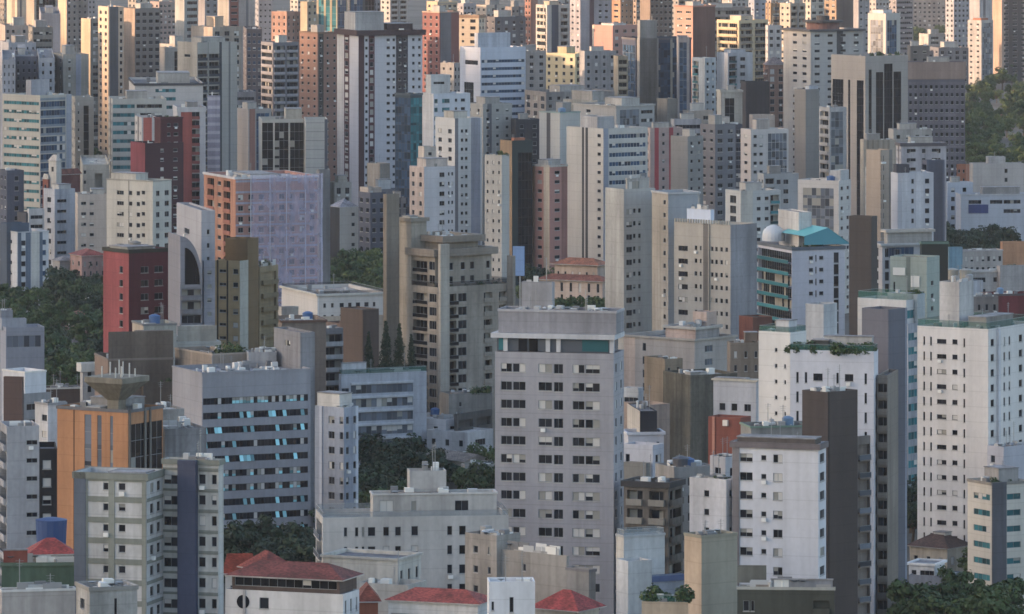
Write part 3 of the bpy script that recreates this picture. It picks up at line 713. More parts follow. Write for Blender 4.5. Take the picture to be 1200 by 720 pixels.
b = B('low_building', 'cream flat-roofed annexe with grey slab roof in front of the white terrace block', (378, 466, 493), 655, 24.0, wall_='#bcb8b0', yaw=66, L='', R='s*3:.3', cap=('#a7a39c', .3, .3), roof='#66676d', par=.5)
b.blk((420, 478, 500), 686, lx=-5.5, wall_='#b3afa8', R='s*2:.3', w=5, roof='#8b8883'); b.clutter(2, 1); b.done()
b = B('low_building', 'low villa with red tiled roof and teal glazed porch at the bottom middle', (455, 560, 578), 708, 25.5, wall_='#c9cacc', yaw=70, L='r:458-500:g=t;z=.1_.8 r:515-556:g=t;z=.1_.8', par=.1, roof='#c2c5c9', d=10); b.hip('#94473e', 1.5); b.done()
b = B('stair_tower', 'bright white stair head with two small openings at the bottom middle', (571, 573, 627), 682, 25.8, wall_='#d0d1d6', yaw=3, R='t:576-579:b=0;z=.1_.5;to=1 w:597-602:b=0;z=.0_.7;to=3', d=6, dirt=.4, roof='#b5b6ba'); b.clutter(2, 1); b.done()
b = B('house', 'house with a bright red tiled roof in front of the grey tower', (627, 676, 702), 716, 25.2, wall_='#c2b7a8', yaw=58, par=.1, L='w*3:.4'); b.hip('#943f3a', 2.4, .8); b.done()
b = B('apartment_building', 'weathered beige block with rooftop vents in front of the foot of the grey tower', (545, 582, 610), 628, 23.2, wall_='#9c958e', yaw=48, L='t:555-560:b=0 t:572-575', R='', roof='#8d8984', dirt=1.4); A = b.last; b.clutter(12, 0)
b.blk((582, 664, 666), 652, lx=1.0, wall_='#98938d', L='t:613-616:b=0;to=1', w=12, roof='#85817c'); b.clutter(7, 0)
b.blk((664, 690, 698), 668, lx=.5, wall_='#8b8885', L='', w=8, cap=('#78767a', .4, .15)); b.done()

b = B('apartment_building', 'rounded pale block with curved lower tier, between the grey tower and the beige shaft', (722, 731, 779), 628, 23.5, wall_='#b7babd', yaw=27, dirt=.9, L='v:0.02-0.98:c=c9c4bb;p=.05', R='', roof='#8f9296', d=8, cap=('#a7aaae', .3, .1)); b.rail('s', .8)  # left face lighter and warmer: western sky glow put into its colour
b.blk((722, 736, 764), 658, ly=-4, wall_='#b9bbbd', d=4, roof='#a5a7a9'); b.blk((760, 765, 802), 676, ly=-2, wall_='#8f96a6', d=8, roof='#6f7480', cap=('#4d5f8c', .8, .2)); b.done()
b = B('terrace_block', 'low beige roof terrace full of potted plants at the bottom, left of the beige shaft', (749, 752, 806), 705, 25.2, wall_='#c0a98c', yaw=-8, d=12, roof='#8a8d8a'); b.rail('t', .9); b.plants(16, 1.6, v=(0, .5)); b.clutter(3, 0); b.done()
b = B('apartment_tower', 'bare beige shaft with glow-painted left face and one dark window at the bottom', (802, 822, 864), 628, 24.6, wall_='#96907f', yaw=34, dirt=.6, L='v:0-1:c=b9a288;p=.04', R='t:839-843:b=0;z=.4_.7;from=9;to=10', roof='#8d8b84', cap=('#8d8877', .4, .08)); b.clutter(4, 1); b.done()  # sky glow from the west is painted into the left face
b = B('apartment_building', 'dark olive block with slotted parapet at the bottom, right of the beige shaft', (862, 864, 978), 688, 25.6, wall_='#4c4f47', yaw=-4, R='w:871-878:b=0 k:953-972:z=.1_.8 w:880-884:b=0', roof='#8a8c92', d=14, cap=('#a5a49c', .35, .12))
A = b.last; b.blk((862, 864, 898), 663, ly=6, base=A['zr'], wall_='#70716a', d=5, R='s*5:.35:b=0', nf=1, pt=.8, fh=2.6)
b.last = A; b.rb(.35, .98, .2, .5, 1.2, '#8c909a'); b.clutter(6, 0); b.done()
b = B('apartment_building', 'narrow concrete-balconied block with white top floor, between the grey tower and white gable', (731, 783, 800), 566, 21.6, wall_='#6f6862', yaw=66, L='k*2:.7:z=.1_.9;p=.6;c=8a857c', R='k*1:.8:z=.1_.9', roof='#4b4a4c', cap=('#3a3a3e', .9, .4), dirt=1.6); b.clutter(5, 1); b.done()
b = B('apartment_building', 'plain white gable wall with two tiny windows, left of the dark-topped white tower', (808, 851, 862), 562, 21.8, wall_='#c2c1c6', yaw=60, L='t:825-831:b=0;z=.4_.75', R='t*1', roof='#8b8887'); b.clutter(8, 1); b.plants(3, 1.0); b.done()
b = B('apartment_building', 'white stepped wing behind the plain white gable wall, left of the dark-topped white tower', (832, 850, 872), 536, 21.0, wall_='#bcbdc4', yaw=40, dirt=.6, L='t*1:.4:b=0', R='w:.25-.6:b=0', roof='#8d8a8a'); b.clutter(4, 1); b.done()
b = B('low_building', 'low cluttered grey roof with tanks between the mouldy dark block and the white gable wall', (768, 790, 838), 548, 20.6, wall_='#9a9896', yaw=24, R='w*4:.3', roof='#87837f'); b.clutter(9, 1); b.tank(.4, .5, 1.4, 1.4, '#4a4d55'); b.done()
b = B('low_building', 'low dark deck roof with a green awning strip, left of the brown windowless tower top', (868, 880, 945), 500, 19.9, wall_='#8a8986', yaw=12, R='', roof='#55554f', cap=('#6f8a7a', .3, .2)); b.clutter(9, 1); b.done()
b = B('apartment_tower', 'white tower with taupe frame, dark rooftop deck and square windows', (858, 959, 968), 521, 21.9, wall_='#c2c3cb', yaw=72, dirt=.35, roof='#4f4b4a', pt=1.0, fh=3.02, L='v:858-866.5:c=7d7678;p=.15 w:867-882:b=.8;f=g;z=.28_.72 t:892-898:b=0;z=.38_.66 w:906-917:b=.9;f=g;z=.28_.72', R='w*1:.6', cap=('#6e6567', .9, .35))
b.rb(.1, .9, .05, .95, 1.6, '#5b5350', name='roof_deck'); b.clutter(12, 2); b.done()
b = B('apartment_tower', 'chocolate brown windowless tower in front of the white tower with a planted roof terrace', (940, 970, 1005), 460, 21.0, wall_='#4d4340', yaw=43, dirt=.4, roof='#6c6562', L='', R='v:0-.06:c=39302e;p=.08', par=.6); b.clutter(5, 2)
b.blk((1003, 1005, 1020), 512, ly=3.5, wall_='#8a7f79', R='k*1:.9:r=s;p=.4', d=6); b.done()
b = B('apartment_tower', 'broad white tower with a planted green roof terrace and narrow slit windows', (926, 1024, 1029), 412, 19.6, wall_='#c0c1cb', yaw=77, dirt=.35, roof='#73736f', pt=3.2, fh=3.3*1.06, L='s:933-936,943-946,980-983,1013-1016:b=0 w:953-964,990-1000:b=.3;f=d;z=.35_.72', R='')
A = b.last; b.rail('t', 1.0); b.plants(26, 1.7, u=(0, .5), v=(0, 1)); b.plants(22, 1.15, u=(.09, .15), v=(0, .58)); b.rb(.5, .9, .05, .62, 3.2, '#b9b6b4'); b.rb(.2, .6, .55, .75, 2.6, '#4a4a48')
b.blk((1028, 1040, 1041), 440, lx=2.0, wall_='#7d746c', L='k*1:.9:z=.05_.9', w=12); b.done()
b = B('apartment_tower', 'tall slate blue slab with blank sides, right of the white tower with roof garden', (1010, 1041, 1063), 363, 19.3, wall_='#5f616e', yaw=48, dirt=.35, L='', R='v:0.9-1.0:c=8d93a6;p=.1', roof='#6c6e77', par=.5); b.done()
b = B('apartment_tower', 'white slab with warm side wall, behind the planted-terrace tower', (889, 926, 945), 390, 18.6, wall_='#c9c7c4', yaw=55, dirt=.3, L='t:908-911,919-921:b=0;z=.4_.65', R='', roof='#8c8d8f', pt=2); b.rb(.1, .6, .1, .5, 3.0, '#b7bac0'); b.rail('t'); b.clutter(5, 1)
b.blk((944, 965, 981), 357, ly=3.5, wall_='#b8bcc2', L='', R='', par=.4, d=6); b.done()
b = B('apartment_tower', 'large cream-white tower with regular dark windows and a green-glazed roof deck, at the right edge', (1075, 1158, 1215), 386, 17.9, wall_='#c9c5c3', yaw=58, dirt=.35, roof='#7a7b78', pt=1.4, fh=2.98,
      L='s:1082-1084,1090-1092,1129-1131:b=0;f=d w:1098-1109:f=d;b=.15;z=.36_.66 w:1116-1122:f=d;b=.1;z=.36_.68', R='w:1161-1165:b=0 v:1168-1170:c=c4c4cc;p=.5 s:1176-1178,1182-1184:b=.2 w:1194-1198:b=.2')
A = b.last; b.rail('t', 1.3); b.clutter(12, 2); b.rb(.25, .8, .2, .45, 2.6, '#8a8783')
b.blk((1101, 1124, 1141), 331, ly=A['D']*.62, lx=0, wall_='#bdbbbb', L='', R='', par=.4, d=5); b.clutter(2, 1); b.done()
b = B('apartment_building', 'cream block with a dark central shaft and teal strip windows, at the lower right edge', (1134, 1162, 1204), 566, 18.9, wall_='#c1bbb0', yaw=30, dirt=.4, roof='#85837f', pt=1.3, fh=3.0,
      L='r:1141-1160:g=t;z=.3_.68;b=.1', R='v:0-.4:c=5b5c66;p=.25 r:1180-1196:g=t;z=.3_.68;b=.1', cap=('#8a857f', .5, .15)); b.rb(.4, .95, .3, .9, 3, '#9c9a9a'); b.plants(5, 1.2); b.clutter(4, 1); b.done()
b = B('apartment_building', 'white stair block with tiny windows at the right edge behind the teal-striped block', (1157, 1176, 1215), 524, 18.0, wall_='#a9abb8', yaw=40, dirt=.4, L='w:1161-1166:b=0;to=4', R='', roof='#8c8c90'); b.clutter(6, 2); b.done()
b = B('villa', 'modern white villa with a dark glazed upper room at the lower right', (1065, 1095, 1107), 661, 18.6, wall_='#c9ccd2', yaw=68, L='o:1068-1074:b=0 o:1078-1101:b=0', R='', pt=.4, nf=1, fh=3.1, roof='#85868b', par=.2, cap=('#d2d4d8', .4, .4))
A = b.last; b.blk((1065, 1112, 1128), 676, lx=-2.0, wall_='#7d8799', L='', R='', w=6, par=.2, roof='#9a9ca0'); b.plants(4, 1.3)
b.done()
b = B('house', 'old cream house with a dark brown tiled roof among trees at the lower right', (1066, 1110, 1136), 643, 18.0, wall_='#b8ac9a', yaw=52, L='w*3:.3', R='w*2:.3', par=.1); b.hip('#4e3a34', 2.6, .6); b.rb(.4, .7, .3, .6, 2.6, '#c0bab0'); b.done()
# ------------------------------------------------------------------ middle distance
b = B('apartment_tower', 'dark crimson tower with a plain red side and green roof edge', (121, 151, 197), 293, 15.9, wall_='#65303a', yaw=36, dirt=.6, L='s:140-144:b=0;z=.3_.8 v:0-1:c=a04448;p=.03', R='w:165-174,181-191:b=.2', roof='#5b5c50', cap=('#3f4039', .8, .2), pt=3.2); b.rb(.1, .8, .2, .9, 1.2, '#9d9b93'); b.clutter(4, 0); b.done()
b = B('apartment_tower', 'grey tower with a quarter-round dark glazed roof beside the crimson tower', (197, 211, 237), 334, 16.2, wall_='#7c7c86', yaw=14, dirt=.4, L='', R='k:213-236:p=.6;c=6e6f78;z=.05_.95', pt=.5, d=12)
A = b.main; m = MB(); n = 14; r = (b.zpx(277)-A['zt']); x0 = A['cx']; W_ = A['W']; mt = wall('#7c7c86', .4); z0 = A['zt']+.01; D_ = A['D']
def arc(k, i): return (x0+W_*k*math.sin(math.pi/2*i/n), z0+r*k*math.cos(math.pi/2*i/n))
for i in range(n):
    (a, za), (c, zc) = arc(1, i), arc(1, i+1); (p, zp), (q, zq) = [(x0+W_*.2+(v_-x0)*.93, w_) for v_, w_ in (arc(.76, i), arc(.76, i+1))]
    m.quad((a, -.3, za), (c, -.3, zc), (c, D_, zc), (a, D_, za), mt if i % 5 < 2 else GL['k']); m.quad((p, -.3, zp), (q, -.3, zq), (c, -.3, zc), (a, -.3, za), mt)
    m.quad((p, -.3, zp), (p, .6, zp), (q, .6, zq), (q, -.3, zq), mt); m.quad((p, .6, z0), (q, .6, z0), (q, .6, zq), (p, .6, zp), GL['k'])
m.quad((x0, -.3, z0), (x0, -.3, z0+r), (x0, D_, z0+r), (x0, D_, z0), mt); m.quad((x0, -.3, z0), (x0+W_*.2, -.3, z0), (x0+W_*.2, -.3, z0+r*.76), (x0, -.3, z0+r), mt); b.part('curved_roof', m)
b.blk((207, 236, 252), 247, ly=A['D'], wall_='#9c9ca4', L='t:216-222:b=0;to=1;z=.1_.5', R='t*1:.2:b=0', par=.4, pt=3.5, dirt=.5); b.blk((237, 239, 252), 306, ly=3, wall_='#9a9aa8', R='w*1:.4:z=.4_.7', d=5); b.done()
b = B('apartment_tower', 'ochre tower with a brown lift block and thin dark window ladder', (252, 281, 291), 306, 15.7, wall_='#b49a6c', yaw=62, dirt=.5, L='v:254-256:c=33312e;p=.05 v:265.5-267.5:c=33312e;p=.05 w:257-265:b=0;z=.5_.72 t:273-279:b=.3', R='v:0-1:c=a9a89f;p=.05', roof='#97948c', par=.5); A = b.last
b.blk((264, 290, 303), 280, lx=3.5, wall_='#6e5838', L='', R='', par=.4, dirt=.4, w=8); b.blk((302, 304, 326), 313, ly=1, wall_='#8d7c5c', R='k*1:.8:p=.6;c=76674a;z=.0_.95', d=8, roof='#8c8676'); b.plants(3, 1.2); b.clutter(3, 1); b.done()
# tower under netting
b = B('apartment_tower', 'large brick tower wrapped in pale violet safety netting', (239, 276, 372), 208, 12.4, fh=3.10, wall_='#a9766a', yaw=22, dirt=.8, L='v:0-1:c=b57a5c k:243-251:c=a5604a;g=k;p=.3;b=0 t:255-259:b=0 k:262-270:c=a5604a;g=k;p=.3;b=0', R='w*8:.5:b=.1;from=1 h:276-372:c=9a98ac;t=.6;p=.08', roof='#9c9a9c', cap=('#bdbcc0', .6, .3), pt=1.2)
A = b.last; nm, t_, p_ = nodes('netting'); p_.inputs['Base Color'].default_value = (*lin('#b7b3cc'), 1); p_.inputs['Roughness'].default_value = .9
tr_ = N(t_, 'ShaderNodeBsdfTransparent'); mx_ = N(t_, 'ShaderNodeMixShader'); out_ = [n for n in t_.nodes if n.type == 'OUTPUT_MATERIAL'][0]
fac_ = noise_fac(t_, (.3, .3, .22), 4, .3, .7, .26, .5); t_.links.new(fac_, mx_.inputs[0]); t_.links.new(tr_.outputs[0], mx_.inputs[1]); t_.links.new(p_.outputs[0], mx_.inputs[2]); t_.links.new(mx_.outputs[0], out_.inputs['Surface'])
m = MB(); x0 = A['cx']+A['W']*.18; n = 26; k_ = 18; zt_ = A['zt']+.6
def npt(i, j): u = i/n; z = zt_*j/k_; return (x0+(A['cx']+A['W']+1.2-x0)*u, -1.0+.28*math.sin(i*1.9+j*.7)+.2*math.sin(j*1.7), z)
for i in range(n):
    for j in range(k_): m.quad(npt(i, j), npt(i+1, j), npt(i+1, j+1), npt(i, j+1), nm)
b.part('safety_net', m)
m = MB()
for i in (0, 7, 13, 20, 26): px_, py_, _ = npt(i, 0); m.box(px_-.12, px_+.12, -.5, -.35, 0, zt_, flat('#b7b9c6', .7))
b.part('scaffold_pole', m); b.rb(.25, .6, .2, .8, 1.2, '#bcbab8'); b.clutter(7, 1)
b.blk((371, 374, 387), 199, ly=A['D']*.9, wall_='#7e7d80', R='', d=8, par=.3); b.done()
b = B('apartment_building', 'pale beige block with square windows and dark roof garden, left of the red stepped tower', (125, 179, 201), 212, 11.3, fh=3.32, wall_='#b9b4a9', yaw=52, dirt=.5, L='w:137-145:b=.4;z=.3_.68 w:151-155,160-164:b=.1;z=.3_.7 t:166-170:b=0 v:150.5-151.5:c=6f6c66;p=.06', R='w:183-187,193-198:b=0', roof='#55544c', pt=2.5, cap=('#9d998f', .4, .1))
A = b.last; b.rb(.2, .85, .45, 1, 2.6, '#b7b3aa'); b.clutter(5, 1); b.done()
b = B('apartment_building', 'low peach-beige block between the blue-white and pale beige blocks', (88, 91, 125), 228, 11.0, fh=3.35, wall_='#b3a498', yaw=8, dirt=.5, R='w:95-101,105-110:z=.35_.65;b=.4', roof='#a59d94', d=14); b.clutter(4, 0); b.rb(.5, .95, .3, .8, 2.2, '#bdbab2'); b.done()
b = B('apartment_building', 'small bluish-white block with tall narrow piers', (51, 64, 88), 222, 10.85, fh=3.37, wall_='#b4b9c4', yaw=34, L='w*1:.35', R='w:67-78:b=.1;z=.3_.6 v:0.25-.3:c=9fa5b3', roof='#8f9096', pt=2, d=10); b.rb(.3, .9, .2, .8, 2.2, '#bcbcbc'); b.done()
b = B('stair_tower', 'small white turret with a pyramid cap beside a brick gable', (57, 66, 72), 189, 10.75, fh=3.35, wall_='#c2bfb9', yaw=40, L='w*1:.3:to=1', d=5, par=.1); b.hip('#a9a49d', 2.0, .2)
b.blk((50, 56, 58), 210, ly=3.5, wall_='#a2543f', par=.1, L='w*1:.4:to=1'); b.hip('#b4b0a8', 1.6, .1); b.blk((66, 72, 94), 205, lx=1.5, ly=1, wall_='#6e3d38', R='', par=.1, d=6); b.hip('#6e3f35', 1.8); b.done()
b = B('apartment_building', 'beige cube block with one dark shaded doorway opening, behind the brick gable', (94, 97, 128), 193, 10.65, fh=3.32, wall_='#a9a49a', yaw=5, R='c:111-120:hi=3;dep=2;lo=5 t:98-101:b=0;to=2', roof='#a8a59d', d=14); b.clutter(2, 1); b.done()
b = B('apartment_building', 'white block with slate blue stripes and small windows at the left edge', (0, 20, 57), 272, 11.4, fh=3.21, wall_='#b8bac0', yaw=28, dirt=.5, L='t:0.1-.3,.5-.7:b=.3', R='v:21-25:c=596a80;p=.1 w:25-30:b=.1 v:30-36:c=596a80;p=.1 v:37-46:c=bdbab4;p=.25 v:46-50:c=596a80;p=.1 w:50-54:b=.1;g=b', roof='#8b93a0', cap=('#a9adb4', .3, .1), pt=2)
b.blk((0, 8, 34), 262, ly=5, wall_='#4c5a6e', R='', d=4, roof='#76808f'); b.done()
b = B('low_building', 'small black and white villa between the trees and the bluish-white block', (20, 30, 50), 250, 10.95, fh=3.32, wall_='#56545a', yaw=25, R='w*1:.8:b=.3', d=8, roof='#6b6a70'); b.blk((32, 34, 52), 245, ly=-1, wall_='#c5c6c9', R='r*1:.8:z=.3_.7', d=6); b.done()
b = B('office_building', 'grey-blue block with a brown glazed band and blank lower wall, at the left edge', (0, 7, 52), 384, 15.2, wall_='#8e93a1', yaw=14, dirt=.5, roof='#a7abb2', pt=1.8, L='', R='r:8-48:g=s;to=1;z=.05_.95;b=0 v:7-8:c=44618c;p=.1', d=12); A = b.last
b.blk((0, 2, 31), 374, ly=4, wall_='#9ba0aa', R='r:5-29:to=1;z=.2_.7', d=6, base=A['zr']); b.blk((0, 1, 15), 364, ly=8, base=A['zr'], wall_='#8f939e', d=5, R=''); b.clutter(2, 1); b.done()
b = B('apartment_tower', 'narrow chocolate slab standing against a white block at the left edge', (4, 26, 28), 442, 18.6, wall_='#5c4742', yaw=75, dirt=.5, L='', R='', par=.3, w=4); b.done()
b = B('apartment_building', 'white cube block with two tiny windows behind the chocolate slab', (3, 29, 54), 436, 18.2, wall_='#c2c4cb', yaw=40, dirt=.4, L='', R='t:35-38,41-44:b=0;to=1;z=.1_.4', roof='#b9b6b2', pt=6, cap=('#d3d2cf', .3, .1)); b.blk((26, 28, 60), 462, ly=-2, wall_='#8e8d90', R='r*1:.8', d=5); b.done()
b = B('low_building', 'low flat dark-roofed block beside the wooded patch', (46, 50, 108), 455, 16.2, wall_='#5d4b44', yaw=14, roof='#63564e', R='', d=22, cap=('#c0bcb4', .3, .2)); b.clutter(9, 2); b.done()
b = B('low_building', 'pale block with a white overhanging box and parasol, left of the long brown block', (94, 97, 113), 426, 16.4, wall_='#b3b1b4', R='w*1:.3', d=7, roof='#bbb8b4', cap=('#c8c5be', 1.8, .6)); b.done()
b = B('apartment_building', 'long taupe block with dark recessed storey and roof planting', (111, 127, 203), 421, 16.9, wall_='#6e6157', yaw=15, dirt=1.3, L='v:0-1:c=8a7263;p=.05', R='k:160-202:from=3;z=.0_.95;p=.4;c=75695f c:160-200:dep=2.5;lo=42;hi=9', roof='#8a7e76', pt=4, cap=('#7d7168', .4, .1)); b.clutter(6, 1)
b.blk((160, 168, 203), 448, ly=-2, wall_='#62584f', R='r:168-201:z=.3_.9;b=0;from=1', d=5); b.plants(7, 1.3, v=(0, .6)); b.done()
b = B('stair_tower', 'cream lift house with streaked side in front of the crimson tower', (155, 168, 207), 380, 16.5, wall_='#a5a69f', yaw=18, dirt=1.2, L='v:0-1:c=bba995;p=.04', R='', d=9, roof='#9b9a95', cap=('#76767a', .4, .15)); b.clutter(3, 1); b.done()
b = B('low_building', 'cream rooftop pavilion with a deep white eave below the grey quarter-round tower', (193, 208, 254), 401, 16.4, wall_='#a79f93', yaw=14, R='c:214-250:dep=2;hi=1.4;lo=40', d=10, roof='#6f6d6a', cap=('#a9a69f', 1.1, .8)); b.clutter(4, 0); b.done()
b = B('low_building', 'beige parapet block with palm fronds below the ochre tower', (205, 249, 290), 415, 17.0, wall_='#9c8d7f', yaw=30, L='', R='', roof='#8e857b', d=12, cap=('#a89a8c', .3, .1)); b.plants(6, 2.0, u=(.3, .9), v=(0, .3)); b.clutter(3, 0); b.done()
b = B('low_building', 'white flat block with dark low vents between the ochre tower and concrete lift shaft', (288, 291, 324), 413, 17.0, wall_='#b0aeb0', yaw=8, d=10, R='', roof='#8d8c8e'); b.clutter(8, 1); b.done()
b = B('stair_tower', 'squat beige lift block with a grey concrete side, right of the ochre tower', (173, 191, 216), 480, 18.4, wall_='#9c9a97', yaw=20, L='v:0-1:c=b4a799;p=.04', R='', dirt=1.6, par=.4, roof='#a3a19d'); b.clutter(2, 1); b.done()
b = B('stair_tower', 'grey concrete lift block with its left face painted as if lit, behind the panelled block', (171, 193, 242), 503, 19.8, wall_='#96969a', yaw=18, L='v:0-1:c=b8aca1;p=.04', R='t:198-201,206-209:b=0;z=.1_.9;from=3;to=4', dirt=1.6, par=.5, roof='#6f7174'); b.clutter(3, 1); b.done()  # left face colour brightened to look lit
b = B('low_building', 'low white modern block with dark roof edge and small windows below the netted tower', (330, 372, 452), 345, 13.6, wall_='#b9b4b0', yaw=20, dirt=.4, roof='#95918c', L='', R='x:379-382,388-391,398-403,408-412,417-422,427-432,437-440:f=d;b=0;z=.35_.72 v:0-.02:c=d5d5d5', pt=1.6, cap=('#b8b4ac', .5, .5), d=22); b.rail('k', .7); b.clutter(5, 1)
b.blk((370, 373, 450), 372, ly=-4, wall_='#b9a58f', d=4, R='', roof='#c0b09a'); b.done()
b = B('low_building', 'brown stepped block with cypress trees at its foot, left of the stepped tower', (399, 425, 444), 363, 14.6, wall_='#5d4d45', yaw=40, dirt=.5, L='', R='', par=.3, roof='#4b403a'); b.blk((380, 399, 416), 379, lx=2.5, wall_='#7a6459', L='', R='', w=6); b.done()
b = B('apartment_building', 'small grey block with parked-deck ledges between the netted tower and the brown stepped block', (368, 380, 402), 385, 15.2, wall_='#84838a', yaw=25, R='k*1:.9:p=.7;c=b4b5ba', roof='#8f8e8f', d=10); b.clutter(3, 0); b.done()
b = B('low_building', 'small cream block tucked under the netted tower', (326, 330, 350), 360, 14.9, wall_='#b0aaa2', R='w*1:.3:to=1', d=7, roof='#8a857f'); b.done()
b = B('low_building', 'brown ringed terrace block between the netted tower and the concrete lift shaft', (318, 330, 382), 376, 15.4, wall_='#8e7d70', yaw=12, R='', d=14, roof='#7b6b60', cap=('#6d4f42', .5, .3)); b.clutter(4, 0); b.done()
# houses and stores under the brown tower
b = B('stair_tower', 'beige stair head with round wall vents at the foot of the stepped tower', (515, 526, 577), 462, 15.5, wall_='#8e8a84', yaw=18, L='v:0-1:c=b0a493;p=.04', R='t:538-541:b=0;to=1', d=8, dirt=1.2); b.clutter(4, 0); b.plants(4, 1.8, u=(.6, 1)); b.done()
b = B('house', 'rambling white house with stepped flat roofs and satellite dish below the stepped tower', (473, 522, 560), 492, 15.6, wall_='#bfbdc0', yaw=56, dirt=.4, L='w:508-513:to=1;b=.2 v:0-.02:c=888', R='w*2:.4:to=2', roof='#c6c2bf', par=.4, pt=1); b.clutter(4, 0)
b.blk((500, 548, 578), 507, lx=-4, wall_='#c4c3c6', L='w*3:.3:to=1;b=.2', R='w*1:.4', roof='#b7b4b2', par=.4, w=6); b.blk((532, 536, 577), 486, ly=-3, wall_='#5c5a58', R='k*2:.8', d=7, roof='#4e4d4c'); b.done()
b = B('low_building', 'low cream warehouse with sloping ridged roof among trees left of the grey tower', (500, 545, 572), 541, 16.1, wall_='#b3aca0', yaw=36, L='', R='c:0.03-.14:dep=1.5;lo=0;hi=1', roof='#8f8a85', par=.1, pt=.5, dirt=.5); b.hip('#80756d', 1.4, .6, gable=True); b.done()
b = B('low_building', 'long flat grey-roofed shed behind the cream warehouse', (487, 492, 560), 532, 15.85, wall_='#9b958e', yaw=20, roof='#85817e', d=16, R='w*6:.3'); b.clutter(4, 0); b.done()
b = B('low_building', 'small pale flat-roofed shed at the left foot of the grey tower', (540, 545, 585), 545, 16.3, wall_='#a5a29d', yaw=20, roof='#8d8a88', d=10, R='w*3:.3'); b.clutter(5, 0); b.done()

# centre right
b = B('apartment_tower', 'beige tower with a recessed lift head and paired windows, left of three joined towers', (709, 731, 768), 222, 14.8, wall_='#a5a3a0', yaw=30, dirt=.45, L='v:0-1:c=a9a9a6;p=.04', R='w:734-741:b=.25;z=.3_.75 t:742-745,748-751:b=.2', roof='#8b8986', pt=4, par=.5)
A = b.last; b.blk((733, 735, 761), 209, ly=.4, wall_='#a3a09c', base=A['zr']-1, R='o:737-749:b=1;z=.1_.9', nf=1, pt=.5, d=8); b.clutter(2, 1); b.done()
b = B('apartment_tower', 'tall round-edged beige and grey-blue tower in the middle of three joined towers', (764, 783, 820), 226, 14.9, wall_='#9097a0', yaw=24, dirt=.4, L='v:0-.85:c=aea69a;p=.08 t:.7-.85:b=0', R='', roof='#b7b7ba', cap=('#b3b4b8', .4, .2)); b.done()
b = B('apartment_tower', 'wide beige tower crowned by short fins, right one of three joined towers', (790, 856, 887), 264, 15.1, wall_='#a19c94', yaw=48, dirt=.4, L='w:795-806:b=.5;f=d;z=.3_.7 t:814-817,820-822:b=.3 v:824-830:c=6e6a68;p=.05 v:831-832:c=a39c91;p=.4 t:833-836,838-841,844-847,850-853:b=.3', R='v:0-1:c=8b8b93;p=.04', roof='#8d8984', pt=4.6)
A = b.last; m = MB()
for i in range(22): yy = A['cy']+A['D']*(i+.3)/22; m.box(-.25, .25, yy, yy+.25, A['zt'], A['zt']+.9, wall('#b7b0a2'))
b.part('roof_fins', m)
b.blk((805, 833, 837), 246, lx=5, base=A['zr'], wall_='#b8c4da', L='', R='', w=.8, par=.2, dirt=.2); b.clutter(4, 2); b.done()
b = B('low_building', 'long low villa with two-tier terracotta tile roofs left of the beige towers', (632, 706, 716), 330, 13.9, wall_='#b39f92', yaw=62, dirt=.6, L='x*7:.3', R='', pt=.3, par=.1, roof='#93604a'); b.hip('#7a4a3c', 1.3, .8)
b.blk((650, 700, 712), 311, lx=5, wall_='#b5a090', L='w*6:.3:to=1', par=.1, w=8); b.hip('#8e5840', 1.5, 1.0); b.done()
b = B('billboard', 'small sky-blue billboard standing above the dark stepped tower', (601, 614, 615), 289, 13.4, wall_='#5e88bd', cat='billboard', yaw=74, w=.6, dirt=.3, base=29, par=.05); m = MB(); m.box(.1, .35, 1, 1.3, 0, 28.9, METAL); m.box(.1, .35, 3.6, 3.9, 0, 28.9, METAL); b.part('post', m); b.done()
b = B('apartment_building', 'beige block with stair head painted pink as if lit, overhanging roof, below the wide beige tower', (731, 814, 862), 398, 15.7, wall_='#a39a94', yaw=50, dirt=.5, L='v:0-.16:c=c7ad9c;p=.05 o:753-757:b=0;z=.2_.8', R='w:826-835:g=s;b=0', roof='#6c6b6c', pt=1, cap=('#a29a90', .4, .4))
A = b.last; b.blk((780, 815, 843), 384, lx=2, wall_='#9a9697', base=A['zr'], L='v:0-1:c=c2a79b;p=.04 w:786-788,790-792:b=0', R='w*1:.2:b=0', par=.3, cap=('#a8a39b', .5, .6)); b.clutter(4, 0)  # pink light is put into the left face colours
b.blk((812, 828, 840), 366, lx=9, base=A['zr']+2, wall_='#bda394', L='', R='', par=.2); b.done()
b = B('apartment_building', 'tan block with curved olive front under the block with the pink-painted stair head', (755, 779, 800), 421, 16.2, wall_='#8d7c66', yaw=30, dirt=1, L='', R='w*2:.3:b=0', roof='#8e8272'); b.clutter(3, 0); b.done()
b = B('apartment_building', 'mouldy dark concrete block with rain streaks and dark bays, left of the brick-red house', (777, 809, 864), 440, 17.0, wall_='#6c685c', yaw=27, dirt=2.2, L='', R='k:0.5-.95:b=0;z=.05_.85;g=k;p=.3;c=55534a', roof='#5f5e58', par=.6); b.clutter(3, 0); b.done()
b = B('apartment_building', 'brick-red block with one pale air unit on its wall, left of the dark-topped white tower', (830, 868, 880), 490, 18.3, wall_='#8a4636', yaw=62, dirt=.7, L='v:835-838:c=c07e66;p=.2', R='', roof='#6e4a3e', par=.4); m = MB(); yy = b.ray_l(851, 0); m.box(-.6, 0, yy-.5, yy+.5, b.zpx(500), b.zpx(500)+1.1, flat('#cfcac3')); b.part('air_conditioner', m); b.done()
b = B('apartment_building', 'white band-balconied block with a cream roof canopy behind the brick-red block', (836, 886, 892), 446, 17.3, wall_='#aeb1ba', yaw=64, dirt=.6, L='w:843-850,857-864,872-880:b=0;z=.0_.5;from=1', R='', roof='#c1b6a0', pt=.4, cap=('#bdb5a3', .3, .3)); b.rb(.0, .8, .25, 1, .9, '#c3b69c'); b.done()
